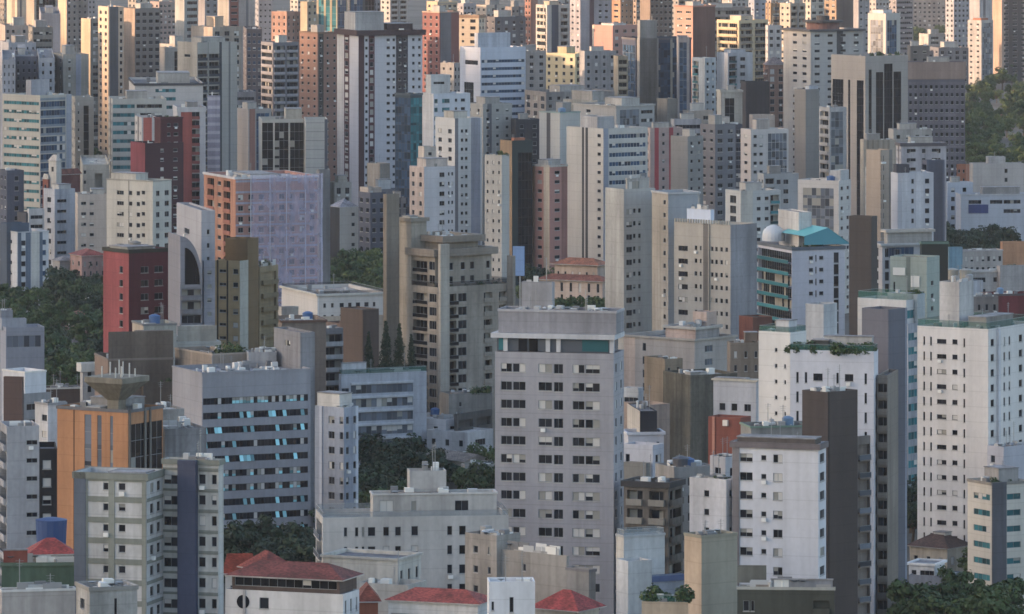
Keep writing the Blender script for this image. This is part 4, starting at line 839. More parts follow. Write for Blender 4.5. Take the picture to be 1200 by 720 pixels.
b = B('apartment_building', 'russet brick cube block under the wide beige tower', (866, 882, 905), 372, 15.5, wall_='#6e4234', yaw=30, dirt=.7, L='v:0-1:c=83483a;p=.04', R='', roof='#4d4a44', par=.4); b.done()
b = B('apartment_building', 'tan terrace block behind the white band-balconied block', (852, 856, 892), 402, 16.0, wall_='#8c7c6c', yaw=6, R='w*3:.3', d=10, roof='#7e7468'); b.clutter(3, 0); b.rb(.5, .9, .2, .6, 3, '#7f6a5a'); b.done()
b = B('apartment_building', 'white block with a blue-black lift head, right of the big grey tower', (730, 736, 778), 507, 18.1, wall_='#b6b7c0', yaw=8, dirt=.5, R='w*3:.25', roof='#7d7b80', cap=('#c3c4cb', .5, .3), d=10); A = b.last
b.blk((735, 750, 770), 482, ly=2, base=A['zr'], wall_='#30343e', L='v:0-1:c=c2b8ab;p=.05', R='', par=.2, d=5); b.clutter(2, 1); b.done()
b = B('apartment_building', 'blue-white block with a grey side box above the concrete-balconied block', (731, 765, 778), 522, 19.2, wall_='#b3b6c2', yaw=60, dirt=.5, L='w:733-738:b=0', R='w*1:.5', roof='#76757a'); b.blk((731, 757, 762), 543, lx=-2, wall_='#8c8a84', L='', w=5); b.done()
b = B('low_building', 'pink-beige low block with a small tree, right of the grey tower', (731, 756, 785), 475, 17.4, wall_='#a08c80', yaw=30, L='w*1:.3', R='', roof='#8a7a70', dirt=1); b.done()
b = B('low_building', 'white cube with blue-black glazed lower deck right of the grey tower', (731, 748, 754), 455, 17.0, wall_='#b0b4b9', yaw=60, L='r*1', w=5, roof='#9c9c9c'); b.done()

# right middle
b = B('office_building', 'white-faced block with a dark teal glass flank and turquoise folded roof', (888, 928, 990), 290, 14.1, wall_='#b4b4c0', yaw=20, dirt=.35, pt=1.4, roof='#6d7078', L='k:0.01-.99:g=k;r=t;b=0;z=.03_.97;p=.9;c=3c4a4c', R='w:948-953,960-965:b=0;z=.35_.68 s:955.5-957:b=0 w:977-983:z=.05_.95;b=0', fh=2.95, cap=('#5b6470', .8, .2), d=12)
A = b.last; m = MB(); W_ = A['W']; D_ = A['D']; tq = flat('#5fa7a8', .5); z = A['zt']+.5; x0 = A['cx']+W_*.22
m.quad((x0, -.5, z+2.2), (x0+W_*.45, -.5, z+4.2), (x0+W_*.45, D_*.7, z+4.2), (x0, D_*.7, z+2.2), tq)
m.quad((x0+W_*.45, -.5, z+4.2), (A['cx']+W_+1.2, -.5, z+.2), (A['cx']+W_+1.2, D_*.7, z+.2), (x0+W_*.45, D_*.7, z+4.2), tq)
m.poly([(x0, -.45, z+2.2), (x0, -.45, z), (A['cx']+W_+1.2, -.45, z), (x0+W_*.45, -.45, z+4.2)], flat('#4a8a98', .5))
b.part('folded_roof', m); b.plants(8, 1.3, u=(0, .6), v=(0, .15))
m = MB(); yy = D_*.75; m.cyl(W_*.0+2, yy, z, z+1.2, 2.9, flat('#b9bcc0', .4), 20); 
for i_ in range(6):
    a0, a1 = math.pi/2*i_/6, math.pi/2*(i_+1)/6; m.cyl(W_*.0+2, yy, z+1.2+2.8*math.sin(a0), z+1.2+2.8*math.sin(a1), 2.9*math.cos(a0), flat('#b9bcc0', .4), 20, max(2.9*math.cos(a1), .05))
b.part('dome', m)
b.blk((912, 936, 951), 249, ly=D_*.4, base=A['zr'], wall_='#c3c1c0', L='', R='', par=.3); b.done()
b = B('apartment_tower', 'blank dark taupe slab right of the turquoise folded roof', (995, 1021, 1028), 254, 14.4, wall_='#4c4543', yaw=60, dirt=.4, L='', R='', par=.3, roof='#5b5450'); b.done()
b = B('apartment_building', 'grey-white frame-fronted block with curved roof slab and dark glazing, right of the blank taupe slab', (1021, 1034, 1091), 286, 13.8, wall_='#a3a3a8', yaw=18, dirt=.4, L='x*1:.3:b=0', R='x:1037-1042:b=0 r:1039-1071:g=b;z=.05_.95;to=1;b=0 w:1048-1056:b=0', roof='#a59c94', pt=.8, cap=('#a8a8a8', .5, .8)); A = b.last
b.blk((1036, 1040, 1092), 270, ly=3, base=A['zr'], wall_='#9d9a96', R='r*1:.9:g=b;b=0', nf=1, par=.3, cap=('#aca49a', .6, .7), roof='#ab9d90'); b.done()
b = B('apartment_tower', 'dark green-black slab with a flat greenish top, behind the sage green towers', (1078, 1080, 1111), 284, 14.0, wall_='#2f3430', yaw=5, dirt=.4, R='', roof='#7a8a80', d=8, cap=('#5e7d70', .5, .2)); b.done()
b = B('apartment_tower', 'sage green tower with white inset squares and twin heads', (1043, 1086, 1101), 302, 15.0, wall_='#8d9a93', yaw=62, dirt=.4, L='v:1062-1067:c=6f7c77;p=-.1 g:1047-1049:hi=6;g=k', R='t:1091-1094:b=0;to=3', roof='#8c7c6c', par=.4, pt=5)
m = MB(); wm_ = flat('#cbc9c4', .7)
for (pa, pb, ya, yb) in ((1047, 1061, 315, 324), (1068, 1078, 324, 337)): y0, y1 = b.ray_l(pb, 0), b.ray_l(pa, 0); m.box(-.3, -.02, y0, y1, b.zpx(yb), b.zpx(ya), wm_)
b.part('wall_panel', m); b.done()
b = B('apartment_tower', 'white tower with teal glass terraces and a tan lift head below the sage green tower', (1005, 1062, 1084), 352, 16.6, wall_='#b6b7ba', yaw=54, dirt=.4, L='w*3:.4:g=t v:1005-1008:c=c9c6c2', R='r*1:.9:g=t;z=.2_.8', roof='#a38d78', pt=1.6, fh=3); b.rail('t', 1.4)
b.blk((1040, 1075, 1084), 345, lx=3, wall_='#aab6bc', L='r*1:.8:g=t;z=.2_.9', w=6); b.plants(5, 1.2); b.clutter(3, 1)
A = b.main; b.blk((1061, 1064, 1076), 380, lx=-1, wall_='#9ca1ad', R='r*1:.9:g=t;z=.2_.75;b=.05', d=8); b.done()
b = B('low_building', 'white stepped factory roofs with a sky-blue wall at the right', (1110, 1116, 1175), 294, 11.0, fh=3.44, wall_='#b5aeaa', yaw=14, R='w*9:.5', roof='#bfb8b3', d=24, cap=('#b3aeb0', .3, .2)); b.clutter(9, 0)
b.blk((1110, 1112, 1128), 290, ly=-1, wall_='#6d9bb3', R='', d=5, roof='#b3b0ae'); b.done()
b = B('low_building', 'wide curved white canopy building with grey upper wall at the right', (1110, 1114, 1205), 318, 11.5, fh=3.50, wall_='#adaaaa', yaw=14, roof='#c3bfbc', R='r*2:.8', d=22, cap=('#bdb8b6', .5, .4)); b.clutter(5, 0); b.blk((1168, 1172, 1215), 312, ly=-3, wall_='#a09c9c', R='', d=8, roof='#8f8b8a'); b.done()
b = B('apartment_building', 'small orange rendered block behind the palms at the right edge', (1172, 1175, 1205), 284, 10.9, fh=3.52, wall_='#c08a5e', yaw=6, R='', d=10, roof='#a88a70'); b.done()
b = B('low_building', 'blue-white boxy block with rooftop pergola and tanks at the right', (1101, 1124, 1152), 330, 13.0, fh=3.37, wall_='#b2b6c2', yaw=30, L='v:0-1:c=c4bdb6;p=.04', R='', roof='#8f8781', par=.5); b.tank(.6, .4, 1.6, 2.6, '#8b8880'); b.tank(.3, .7, 1.6, 2.6, '#8b8880'); b.clutter(3, 0); b.done()
b = B('low_building', 'low maroon-walled sports court building beside the cream-white tower roof', (1150, 1160, 1210), 345, 13.3, fh=3.45, wall_='#7d2e35', yaw=12, R='', L='', roof='#8f8885', d=18, cap=('#5c5559', .5, .15)); b.clutter(6, 0); b.done()
b = B('apartment_building', 'weathered dark block with tanks on top, behind the cream-white tower', (1120, 1125, 1170), 348, 14.2, fh=3.34, wall_='#7e7673', yaw=10, R='w*5:.4', d=12, roof='#77716d'); b.clutter(8, 1); b.done()

b = B('garden_podium', 'low planted podium carrying the cypresses in front of the brown stepped block', (404, 410, 500), 432, 15.35, wall_='#5f5a52', yaw=22, L='', R='w*6:.3', d=9, roof='#4c4d40'); POD = b.main['zr']; b.done()
b = B('garden_podium', 'low podium with trees in front of the terracotta villa', (628, 640, 716), 384, 14.15, wall_='#6f6a62', yaw=20, L='', R='w*6:.3', d=9, roof='#4c4d40'); POD2 = b.main['zr']; b.done()

b = B('house', 'low house with faded red roof behind the trees left of the crimson tower', (82, 96, 124), 300, 11.25, wall_='#b08a84', yaw=25, L='w*2:.3:to=2', R='w*4:.3:to=2', par=.1, roof='#9a6a60'); b.hip('#8c4a44', 1.8); b.done()
b = B('house', 'pale low house with grey roof left of the faded red roof', (62, 70, 92), 306, 11.2, wall_='#a9a6a6', yaw=25, L='w*1:.3:to=2', R='w*3:.3:to=2', par=.1); b.hip('#7d7a7c', 1.5); b.done()

for (xa, xb, y, s_, lb, c, rc) in ((76, 112, 372, 12.15, 'pinkish ground-floor house deep in the wooded patch by the crimson tower', '#a88478', '#8a5a4c'), (102, 126, 352, 11.75, 'small white shed in the wooded patch touching the crimson tower', '#c2c0bc', '#a8a6a4'), (60, 92, 402, 12.8, 'dark low roof in the middle of the wooded patch', '#77726c', '#5c5450'), (20, 52, 358, 11.85, 'low pale roof behind the wooded patch, under the blue-striped white block', '#b4b2ae', '#8c8886')):
    b = B('house', lb, (xa, xa+(xb-xa)*.3, xb), y, s_, wall_=c, yaw=20, R='w*3:.3:to=2', L='w*1:.3:to=2', par=.1); b.hip(rc, 1.4); b.done()
# ------------------------------------------------------------------ second ring: y 140-280
def T(label, x, top, s, **kw):
    n = kw.pop('nm', 'apartment_tower'); cl = kw.pop('cl', (2, 1)); rbs = kw.pop('rbs', None); extra = kw.pop('extra', None); cat = kw.pop('cat', 'building')
    rr = random.Random(label)
    if not any(k in label for k in ('blank', 'shaft', 'lift', 'slab', 'cylindrical', 'grooves', 'billboard', 'louvred', 'glass')):
        for side in ('L', 'R'):
            f = kw.get(side, '')
            f = f.replace('t*', 'w*') if rr.random() < .45 else f
            if f in ('w*2:.3', 'w*3:.3', 'w*4:.3', 'w*2:.4', 'w*3:.4', 'w*4:.4:b=.1', 'w*4:.5:b=.15', 'w*1:.5', 'w*5:.4', 'w*3:.35', 'w*2:.35'):
                f = rr.choice((f[:3]+':.6:z=.25_.8', f[:3]+':.55 v:.44-.56:c=55535a;p=.05', 'k*2:.7:p=.3;g=k '+'v:.46-.54:c=8d8986;p=.4', 'r*1:.92:b=.1;z=.28_.75', f[:3]+':.62 h::c=8f8c88;t=.3;p=.25', f[:3]+':.5:z=.15_.8'))  # the dark middle strip paints the shade of a recess
            elif f == '' and rr.random() < .5: f = rr.choice(('t*2:.4', 'w*2:.45', 'v:.4-.6:c=5b595e;p=.05 t:.15-.28,.72-.85'))  # flush dark strip painted for a shaded recess
            kw[side] = f
    b = B(n, label, x, top, s, cat, **kw)
    if not rbs and not extra and cl != (0, 0) and b.main['W'] > 7:
        u = b.rnd.uniform(.1, .4); v = b.rnd.uniform(.15, .4); rbs = (u, u+b.rnd.uniform(.3, .5), v, v+b.rnd.uniform(.3, .5), b.rnd.uniform(2.2, 4), b.rnd.choice(('#a8a5a0', '#8f8d8c', '#b1ada8')))
    if rbs: b.rb(*rbs)
    if cl[0] or cl[1]: b.clutter(*cl)
    if extra: extra(b)
    b.done(); return b
dk = 'c:%s:hi=2;dep=1.5'
T('pinkish block with white lower block face, left of the slim white towers', (480, 497, 533), 196, 11.2, wall_='#b6b3b8', yaw=30, dirt=.3, L='v:0-1:c=bda9a0;p=.03 w*2:.35:b=.3', R='w:515-521:b=.2 t:525-527,529-531:b=.1', roof='#8f9ba0', pt=1.2, rbs=(.2, .9, .3, .9, 3.2, '#bfb0a6'))
T('cream lift block standing over the pinkish block', (490, 497, 511), 172, 10.9, wall_='#bdb0a4', yaw=30, L='', R='t*1:.3:to=4', d=6, cl=(1, 0))
T('slim white tower with tiny paired windows and grey recess, right part of a pair', (510, 533, 565), 139, 10.7, wall_='#b4b4b4', yaw=30, dirt=.3, L='t*2:.35:b=.2', R='v:533-537:c=74747c;p=-.05 t:540-543,545-548:b=.1 v:552-563:c=888c9b;p=.05', roof='#8d8d8f', pt=3, rbs=(.1, .6, .2, .7, 3, '#b5b1a8'))  # the grey recess is flat paint carrying its shade
T('white block with clustered teal balconies above the slim white tower', (492, 508, 551), 110, 10.2, wall_='#b6bcc8', yaw=26, dirt=.3, L='v:0-1:c=c0c1c5;p=.03', R='w:509-513,518-527:g=t;b=.2 t:533-536,540-545:b=.1', roof='#94979c', extra=lambda b: b.blk((492, 498, 521), 88, ly=3, wall_='#c0bfbf', L='', R='r:508-521:to=1;z=.3_.6;b=0', d=6, base='roof'))
T('dark teal glass tower beside the big white and maroon tower', (463, 481, 495), 110, 10.5, wall_='#34424e', yaw=44, dirt=.3, L='g:0.02-.98:g=b;b=0;f=d;hi=1.5', R='g:0.02-.98:g=t;b=0;f=d;hi=1.5', roof='#5a6068', cap=('#4b5660', .6, .15), nm='office_tower')
T('pale beige tower with vertical grooves behind the slim white towers', (545, 566, 600), 122, 10.0, wall_='#8f8e8a', yaw=32, dirt=.4, L='t*2:.25', R='v:0.15-.3:c=5c5e66;p=.05 t*3:.3', roof='#868482', rbs=(.2, .7, .2, .7, 3, '#94928f'))
T('grey slab tower with window ladder left of the dark teal and brown tower', (568, 588, 597), 182, 11.4, wall_='#a7a39d', yaw=55, dirt=.4, L='t*3:.3', R='', roof='#8d8b87', extra=lambda b: b.plants(3, 1.5))
T('dark teal block with a thin tan edge and lit orange panel at its head', (586, 600, 624), 165, 11.0, wall_='#2c3a3c', yaw=32, dirt=.3, L='v:0-1:c=9a7d5c;p=.05', R='g:0.3-.98:g=k;b=0;f=d;hi=4', roof='#4b4946', extra=lambda b: b.blk((601, 604, 617), 166, ly=-.5, wall_='#b56a42', R='', d=3, base='roof'))
T('salmon brick tower with cream corner piers and two window ladders', (624, 644, 665), 194, 11.0, wall_='#a87266', yaw=40, dirt=.35, L='t:630-635:b=.1 v:637-644:c=b8aa98;p=.1 v:624-627:c=bb8a6c;p=.03', R='t:650-656:b=.4 v:658-665:c=966258;p=.05', roof='#b0a69c', cap=('#aca59c', .6, .2), rbs=(.1, .8, .2, .8, 2.4, '#a9a6a2'))
T('pale grey slab with two dark grooves standing behind the salmon tower', (632, 656, 680), 132, 10.2, wall_='#a9a8a4', yaw=42, dirt=.3, L='v:640.5-645:c=54565c;p=.03', R='', roof='#7fa79c', cap=('#8fa89f', .3, .15))
T('tall white tower with twin dark vertical grooves and blue ribbon windows on its right side', (664, 707, 759), 151, 10.8, wall_='#aeaba6', yaw=36, dirt=.3, L='v:682-684.5:c=3f424b;p=.05 v:686-689:c=3f424b;p=.05 t:700-704:b=0', R='r:714-757:g=b;b=.05;f=w;z=.25_.75 v:707-713:c=8b93a6;p=.04', roof='#a5a5a8', cl=(5, 1), nm='office_tower', extra=lambda b: b.blk((680, 700, 720), 137, ly=5, wall_='#a6a6aa', L='', R='', base='roof'))
T('pinkish residential tower with vertical red stripes', (756, 762, 800), 150, 10.3, wall_='#9f8a84', yaw=14, dirt=.3, R='v:767-772:c=a9343e;p=.06 v:784-789:c=a9343e;p=.06 t:776-779,793-796:b=.3', L='t*1', d=14, roof='#8c8684')
T('grey-green tower with sloped blank side right of the red-striped tower', (786, 806, 824), 160, 10.6, wall_='#807f7e', yaw=44, dirt=.4, L='t:808-812', R='t*2:.3', roof='#77767a')
T('dark grey apartment tower with four stacked window columns, middle right', (821, 838, 862), 146, 10.5, wall_='#6a6a72', yaw=36, dirt=.3, L='', R='w*2:.5:b=.1', roof='#5c5c63')
T('white tower with a cream tall frontage and green-tinted bays, above the teal roof building', (850, 868, 915), 224, 12.0, wall_='#a6a9ab', yaw=26, dirt=.4, L='x*1:.4:b=0', R='v:0-.3:c=b5afa6;p=.1 t:.4-.5,.6-.7:b=.1 k:.74-.96:p=.4;r=t', roof='#8c8c8c', rbs=(.2, .6, .2, .6, 3, '#b0aca8'))
T('pale pinkish square-windowed block with a glass-grid side', (868, 880, 924), 152, 10.4, wall_='#b4aeac', yaw=22, dirt=.3, L='t*1', R='t:883-887,890-894:b=.3 g:900-922:g=s;f=w;b=.1;hi=1.5', roof='#85838a', rbs=(.2, .55, .2, .6, 4, '#aaa19b'))
T('white framed block enclosing a dark patterned screen', (935, 983, 997), 212, 11.7, wall_='#b2aeac', yaw=62, dirt=.3, L='g:941-977:g=s;f=g;b=.9;hi=2.4', R='', roof='#97959a', nm='office_building', extra=lambda b: b.blk((976, 988, 998), 200, lx=4, wall_='#b5b5b8', L='', R='', base='roof'))
T('grey striped block with balconies left of the patterned screen block', (888, 895, 936), 204, 11.3, wall_='#8d9297', yaw=14, dirt=.4, R='w:910-915,918-924:b=.1 k:0.05-.3:p=.4', d=12, roof='#85868a')
T('tan tower with two window ladders, beside blue and white ladders', (1015, 1032, 1046), 176, 11.2, wall_='#a08f7f', yaw=40, dirt=.4, L='', R='t:1029-1033,1035-1036:b=0;z=.2_.8 v:0.7-1:c=7d7670;p=.05', roof='#8d8379', cl=(0, 0), extra=lambda b: (b.blk((1014, 1020, 1024), 196, lx=2, wall_='#b5b5b8', L='k*1:.8:p=.3', w=4), ))
T('white tower with grey window ladders and a dark rooftop crown', (1044, 1052, 1094), 203, 11.6, wall_='#a8abb6', yaw=16, dirt=.3, L='', R='w:1048-1053:b=0;f=d w:1068-1071:b=0 w:1084-1089:b=0;f=d v:1056-1066:c=b9bbc4;p=.15 v:1073-1082:c=b9bbc4;p=.15', d=12, roof='#9a9a9e', extra=lambda b: b.blk((1045, 1049, 1064), 193, ly=4, wall_='#4b4c58', R='', d=5, base='roof'))
T('slate tower with a white balcony edge, behind the white ladder tower', (1080, 1086, 1107), 188, 11.2, wall_='#54586a', yaw=24, dirt=.3, L='k*1:.8:c=c9ccd4;p=.4', R='v:0.1-.9:c=4c4f60;p=.05', roof='#6b6c78')
T('white building with blue glass base and dark sign band at the far right', (1103, 1110, 1140), 214, 9.9, fh=3.24, wall_='#a3a9b6', yaw=14, dirt=.3, R='w:.15-.3,.6-.75:b=.1', d=10, roof='#a2a3a6')
T('wide blue-white showroom with deep blue panel and ribbon windows at the right edge', (1120, 1126, 1215), 228, 10.0, fh=3.27, wall_='#a4abb9', yaw=6, dirt=.3, R='r:1135-1150:b=0;to=1 r:1160-1175:b=0;to=1 r:1176-1196:to=2;b=0 v:0.1-.36:c=2d4484;p=.2;hi=3.6 r:1160-1199:g=b;from=4;b=0', d=16, roof='#9b9b9e', cap=('#b0b3ba', .4, .2), nm='office_building')
T('pale beige unfinished-looking block with rooftop house at the right edge', (1136, 1140, 1200), 192, 9.6, fh=3.28, wall_='#aaa6a4', yaw=5, dirt=.5, R='w:.4-.45:b=0;from=2 w:.62-.68:b=0', d=14, roof='#9c9894', extra=lambda b: b.blk((1154, 1157, 1177), 184, ly=4, wall_='#b5b3b3', R='r*1:.7:b=0', nf=1, d=6, base='roof'))
T('small orange block between the white and pale beige blocks at the right', (1121, 1132, 1136), 193, 9.5, fh=3.25, wall_='#b06a44', yaw=60, dirt=.3, L='', R='', w=4, roof='#8c5c44', cl=(0, 0))
T('mansard-topped grey block with dark side windows, right of the grey frame wall', (386, 398, 420), 243, 10.9, fh=3.25, wall_='#9c9690', yaw=30, dirt=.4, L='v:0-1:c=3c3d42;p=.04', R='t:412-416:b=0', roof='#8c8883', extra=lambda b: b.hip('#8d8b92', 2.5, .1))
T('dark steel-blue block next to the mansard-topped block', (420, 434, 452), 226, 10.7, fh=3.22, wall_='#4f5464', yaw=30, dirt=.3, L='w*2:.5:b=0', R='w*2:.5:b=0', roof='#8c8680', extra=lambda b: b.blk((408, 418, 436), 220, ly=3, wall_='#b3a498', L='', R='', d=6, base='roof'))
T('low cream block with terrace at the foot of the maroon-striped tower', (385, 392, 412), 214, 10.4, fh=3.20, wall_='#b0aba2', yaw=20, R='w*2:.3', d=12, rbs=(.3, .8, .2, .8, 3, '#bab2a6'))
T('dark grey house block with bright sign-white box, below the maroon-striped tower', (436, 442, 470), 222, 10.3, fh=3.20, wall_='#77767e', yaw=20, R='w*3:.4', d=12, rbs=(.1, .6, .2, .8, 4, '#b9babb'))
T('long dim block roofed with grey sheds right of the steel-blue block', (447, 452, 484), 232, 10.5, fh=3.31, wall_='#7e7c80', yaw=14, R='w*5:.4', d=14, roof='#8a8889', cl=(5, 0))
T('beige lift block with dark roof-slot under the white and maroon tower', (430, 445, 457), 192, 10.0, fh=3.18, wall_='#a59a8c', yaw=38, L='', R='', roof='#8d867d')

# ---- left second ring
T('blue-grey ribbon-windowed corner office with cream and teal glass sides', (3, 47, 84), 112, 10.3, wall_='#a7a399', yaw=46, dirt=.3, L='r*1:.94:g=t;b=.25;z=.3_.7', R='v:0.83-1:c=9aa0ae;p=.08 h:0-.8:c=7d8a98;t=.8;p=.05 r:0.02-.8:g=b;b=0;z=.1_.75', roof='#9ca5ae', pt=1.4, nm='office_building', cl=(5, 1), extra=lambda b: b.blk((28, 34, 55), 94, ly=5, wall_='#a8a9b3', L='', R='', d=6, base='roof'))
T('grey tower with one tall dark glazed recess right of the ribbon-windowed corner office', (84, 88, 110), 114, 10.1, wall_='#938e86', yaw=10, dirt=.3, R='g:98-104:g=k;b=0;hi=3 t:91-93', d=10, roof='#807c76')
T('dark blue-grey low block under the ribbon-windowed corner office', (0, 8, 28), 200, 10.5, fh=3.34, wall_='#54596c', yaw=20, R='w:17-22:b=0', d=10)
T('wide concrete office with banded long windows behind the red stepped tower', (127, 132, 195), 116, 10.2, wall_='#a5a29b', yaw=8, dirt=.3, R='r:128-158:g=t;b=.15;z=.3_.75 r:160-190:b=0;z=.3_.75', roof='#8a8784', d=20, nm='office_building', cl=(7, 2))
T('flat-topped pale slab with a black roof edge above the banded office', (151, 158, 238), 98, 9.8, wall_='#a9a5a4', yaw=6, dirt=.3, R='r:.3-.6:g=t;b=.5;to=3', d=22, roof='#5b5c60', cap=('#45464e', .8, .3), nm='office_building')
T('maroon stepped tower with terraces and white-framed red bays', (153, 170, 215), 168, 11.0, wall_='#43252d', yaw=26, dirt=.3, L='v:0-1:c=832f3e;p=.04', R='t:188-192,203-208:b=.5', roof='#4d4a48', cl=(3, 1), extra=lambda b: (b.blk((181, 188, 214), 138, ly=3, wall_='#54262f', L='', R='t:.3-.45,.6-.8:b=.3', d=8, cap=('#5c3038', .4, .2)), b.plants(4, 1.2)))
T('white-framed tower with brick-red ladder bays behind the maroon stepped tower', (158, 166, 186), 138, 10.6, wall_='#aba6a5', yaw=12, dirt=.3, R='v:0.1-.6:c=b3503f;p=.05', d=10)
T('white-capped tower with red balcony column next to the grey fluted tower', (203, 208, 241), 126, 10.4, wall_='#a9a6ab', yaw=8, dirt=.3, R='v:212-225:c=a8493f;p=.05 k:225-234:p=.3;c=8c4540', d=12, cap=('#b7b4b6', 1.6, .2))
T('tall grey fluted slab with dark balcony bays in its left half', (208, 231, 278), 50, 9.4, wall_='#98958f', yaw=30, dirt=.35, L='t*1:.3:to=1 v:0-1:c=a09c94;p=.03', R='k:232-243:c=3e4350;p=.2;z=.05_.9;b=.2 k:245-257:c=3e4350;p=.2;z=.05_.9 v:243.5-244.8:c=8b8984 v:257-260:c=343a44 v:268-270:c=6f6e70;p=.04', roof='#8f8b88', pt=4, cl=(8, 3), rbs=(.2, .8, .2, .7, 2.5, '#a8a5a0'))
T('white and violet banded block in front of the fluted slab', (240, 243, 258), 112, 9.9, wall_='#8b8aa0', yaw=0, R='h::c=a7a6b6;t=1.1;p=.05', d=8, cl=(1, 0))
T('tan tower with orange pier and dark glass side, right of the fluted slab', (278, 291, 318), 128, 9.9, wall_='#8f8a88', yaw=24, dirt=.3, L='', R='v:0.05-.3:c=a06b58;p=.05 g:0.35-.9:g=b;b=0', cl=(3, 1))
T('dark glass block split by thin white piers into three bays', (303, 307, 356), 140, 10.4, wall_='#a5a29a', yaw=6, dirt=.3, R='g:305-320:g=k;b=.3;hi=1.2 g:322-338:g=k;b=.3;hi=1.2 g:340-356:g=k;b=.3;hi=1.2', d=12, roof='#8b877f', nm='office_building', cl=(2, 0), rbs=(.6, 1, .3, .8, 4, '#b1aa9c'))
T('pale louvred block with thin dark seams, right end of the three-bay dark block', (356, 358, 384), 140, 10.45, wall_='#a3a3a0', yaw=4, dirt=.3, R='h:0-.85:c=77797e;t=.15;p=.04 v:0.86-1:c=565a68;p=.06', d=12, cl=(0, 0))
T('tall red-brown brick tower with window columns and dark side', (351, 372, 396), 38, 8.9, wall_='#8e6755', yaw=34, dirt=.3, L='t*3:.35:b=.1', R='t*3:.3:b=0 v:0.05-.3:c=4a4642;p=.05', roof='#78685e', cap=('#80634e', .6, .15))
b = B('apartment_tower', 'very tall white tower with two maroon dotted stripes and broad maroon cornice', (395, 420, 495), 36, 9.3, wall_='#adacb4', yaw=22, dirt=.25, roof='#5c4642', pt=2.5,
  L='v:0.33-.58:c=4f2c34;p=.08 t:.37-.52:b=1;z=.25_.85 v:0-.3:c=b5b4b6;p=.05', R='v:420-427:c=4f3237;p=.05 t:428-431:b=0 v:432-439:c=5a2e36;p=.08 t:433.5-437.5:b=1;z=.25_.85 t:453-457,460-463:b=0 v:464-478:c=413b42;p=.06 t:467-470,473-476:b=0 t:483-486,490-493:b=0', cap=('#4d393b', 2.0, 1.0)); b.rb(.05, .5, .3, .8, 7.5, '#aaa8a8'); b.rb(.55, .95, .3, .8, 3, '#4d3a3b'); b.clutter(3, 2); b.done()
T('bright white office with stepped lift heads and blue ribbon windows', (539, 563, 616), 56, 8.9, wall_='#aab2c2', yaw=30, dirt=.25, L='o:545-560:to=1;b=0;z=.0_.6 g:544-555:g=k;b=0;hi=14', R='r*1:.95:g=b;b=.2;z=.3_.7', roof='#a5aab3', pt=4, nm='office_building', extra=lambda b: (b.blk((556, 560, 598), 39, ly=4, wall_='#adb4c2', L='', R='', d=8, base='roof')))
T('cream block with small lit head left of the stepped white office', (516, 532, 540), 74, 8.8, wall_='#b7aea4', yaw=50, L='t*2:.3', R='')
T('yellow-cream stepped block with rows of windows, catching the sun', (639, 674, 694), 63, 8.3, wall_='#bfae84', yaw=56, dirt=.3, L='w*4:.35:b=.2', R='k:0.1-.7:p=.6 t:.8-.95', roof='#a79c84', rbs=(.2, .7, .4, .7, 3.5, '#c0ac80'))
T('grey tower with rooftop vault behind the yellow-cream block', (679, 685, 722), 60, 8.5, wall_='#8f8d90', yaw=14, R='w*4:.35', d=12)
T('pink rendered tower with blank sunlit side', (694, 718, 747), 30, 8.1, wall_='#a87a6c', yaw=42, dirt=.3, L='v:0-.08:c=c4b5a0;p=.05', R='w*3:.4', roof='#a3a09a', rbs=(.2, .7, .2, .8, 1.5, '#c2c1bf'))
T('long low roofline with sheds below the yellow-cream block', (615, 640, 720), 108, 9.0, wall_='#8d8886', yaw=22, R='w*8:.4', L='w*3:.3', cl=(9, 1), roof='#8a8480')
T('dim grey block with flat wide roof left of the navy glass twin tower', (660, 700, 722), 118, 9.6, wall_='#8f908c', yaw=40, L='t:.4-.5', R='w*2:.3', rbs=(.1, .7, .2, .8, 4, '#9e9a95'), cl=(5, 0))
T('grey office with glass-tile corner and pale roof canopy', (672, 722, 767), 124, 10.0, wall_='#969594', yaw=40, dirt=.3, L='t:.3-.4', R='g:0.1-.6:g=s;b=.2 r:0.65-.95:b=0;to=2', cap=('#a2a09c', .5, .3), cl=(5, 0), nm='office_building')
T('brownish rounded block under the navy glass twin tower', (770, 782, 794), 116, 9.9, wall_='#7b756e', yaw=40, L='', R='', cl=(1, 0))
b = B('office_tower', 'navy glass twin tower split by a plain grey shaft', (729, 745, 810), 45, 8.8, wall_='#3d4458', yaw=20, dirt=.3, L='g:0.05-.95:g=b;b=0;hi=3', R='v:0.02-.36:c=8e8c8a;p=3 g:0.38-.95:g=b;b=.1;hi=2;f=d v:0.62-.66:c=9a9488;p=.2', roof='#4c4f5a', cap=('#5c5a5e', .8, .2)); b.blk((747, 750, 770), 24, ly=-3, wall_='#8c8b89', L='', R='', d=6); b.clutter(2, 1)
b.done()
T('slim blue glass wing right of the navy glass twin tower', (793, 795, 808), 44, 8.9, wall_='#8a8a90', yaw=0, R='g:0.1-.75:g=b;b=0;hi=2', d=8, cl=(0, 0), nm='office_tower')
T('pale blue-white rounded tower with green shrubs on each balcony', (811, 826, 839), 68, 9.0, wall_='#a5aeb6', yaw=40, L='k:0.1-.5:r=t;p=.5', R='', roof='#9da2a8')
T('white tower with green balcony notches and open top floor', (840, 853, 882), 62, 8.9, wall_='#aab0b9', yaw=28, L='v:0-.15:c=b9bcc2', R='k:0.05-.35:r=t;p=.4 w:.5-.7', roof='#9b9fa6', rbs=(.2, .8, .2, .8, 2, '#a9b0ba'))
T('white framed block with a tall dark glass slot, below the green balcony tower', (840, 845, 870), 106, 9.4, wall_='#aba79e', yaw=8, R='g:0.18-.62:g=k;b=.1;hi=3', d=10, cap=('#a5a29a', .8, .3))
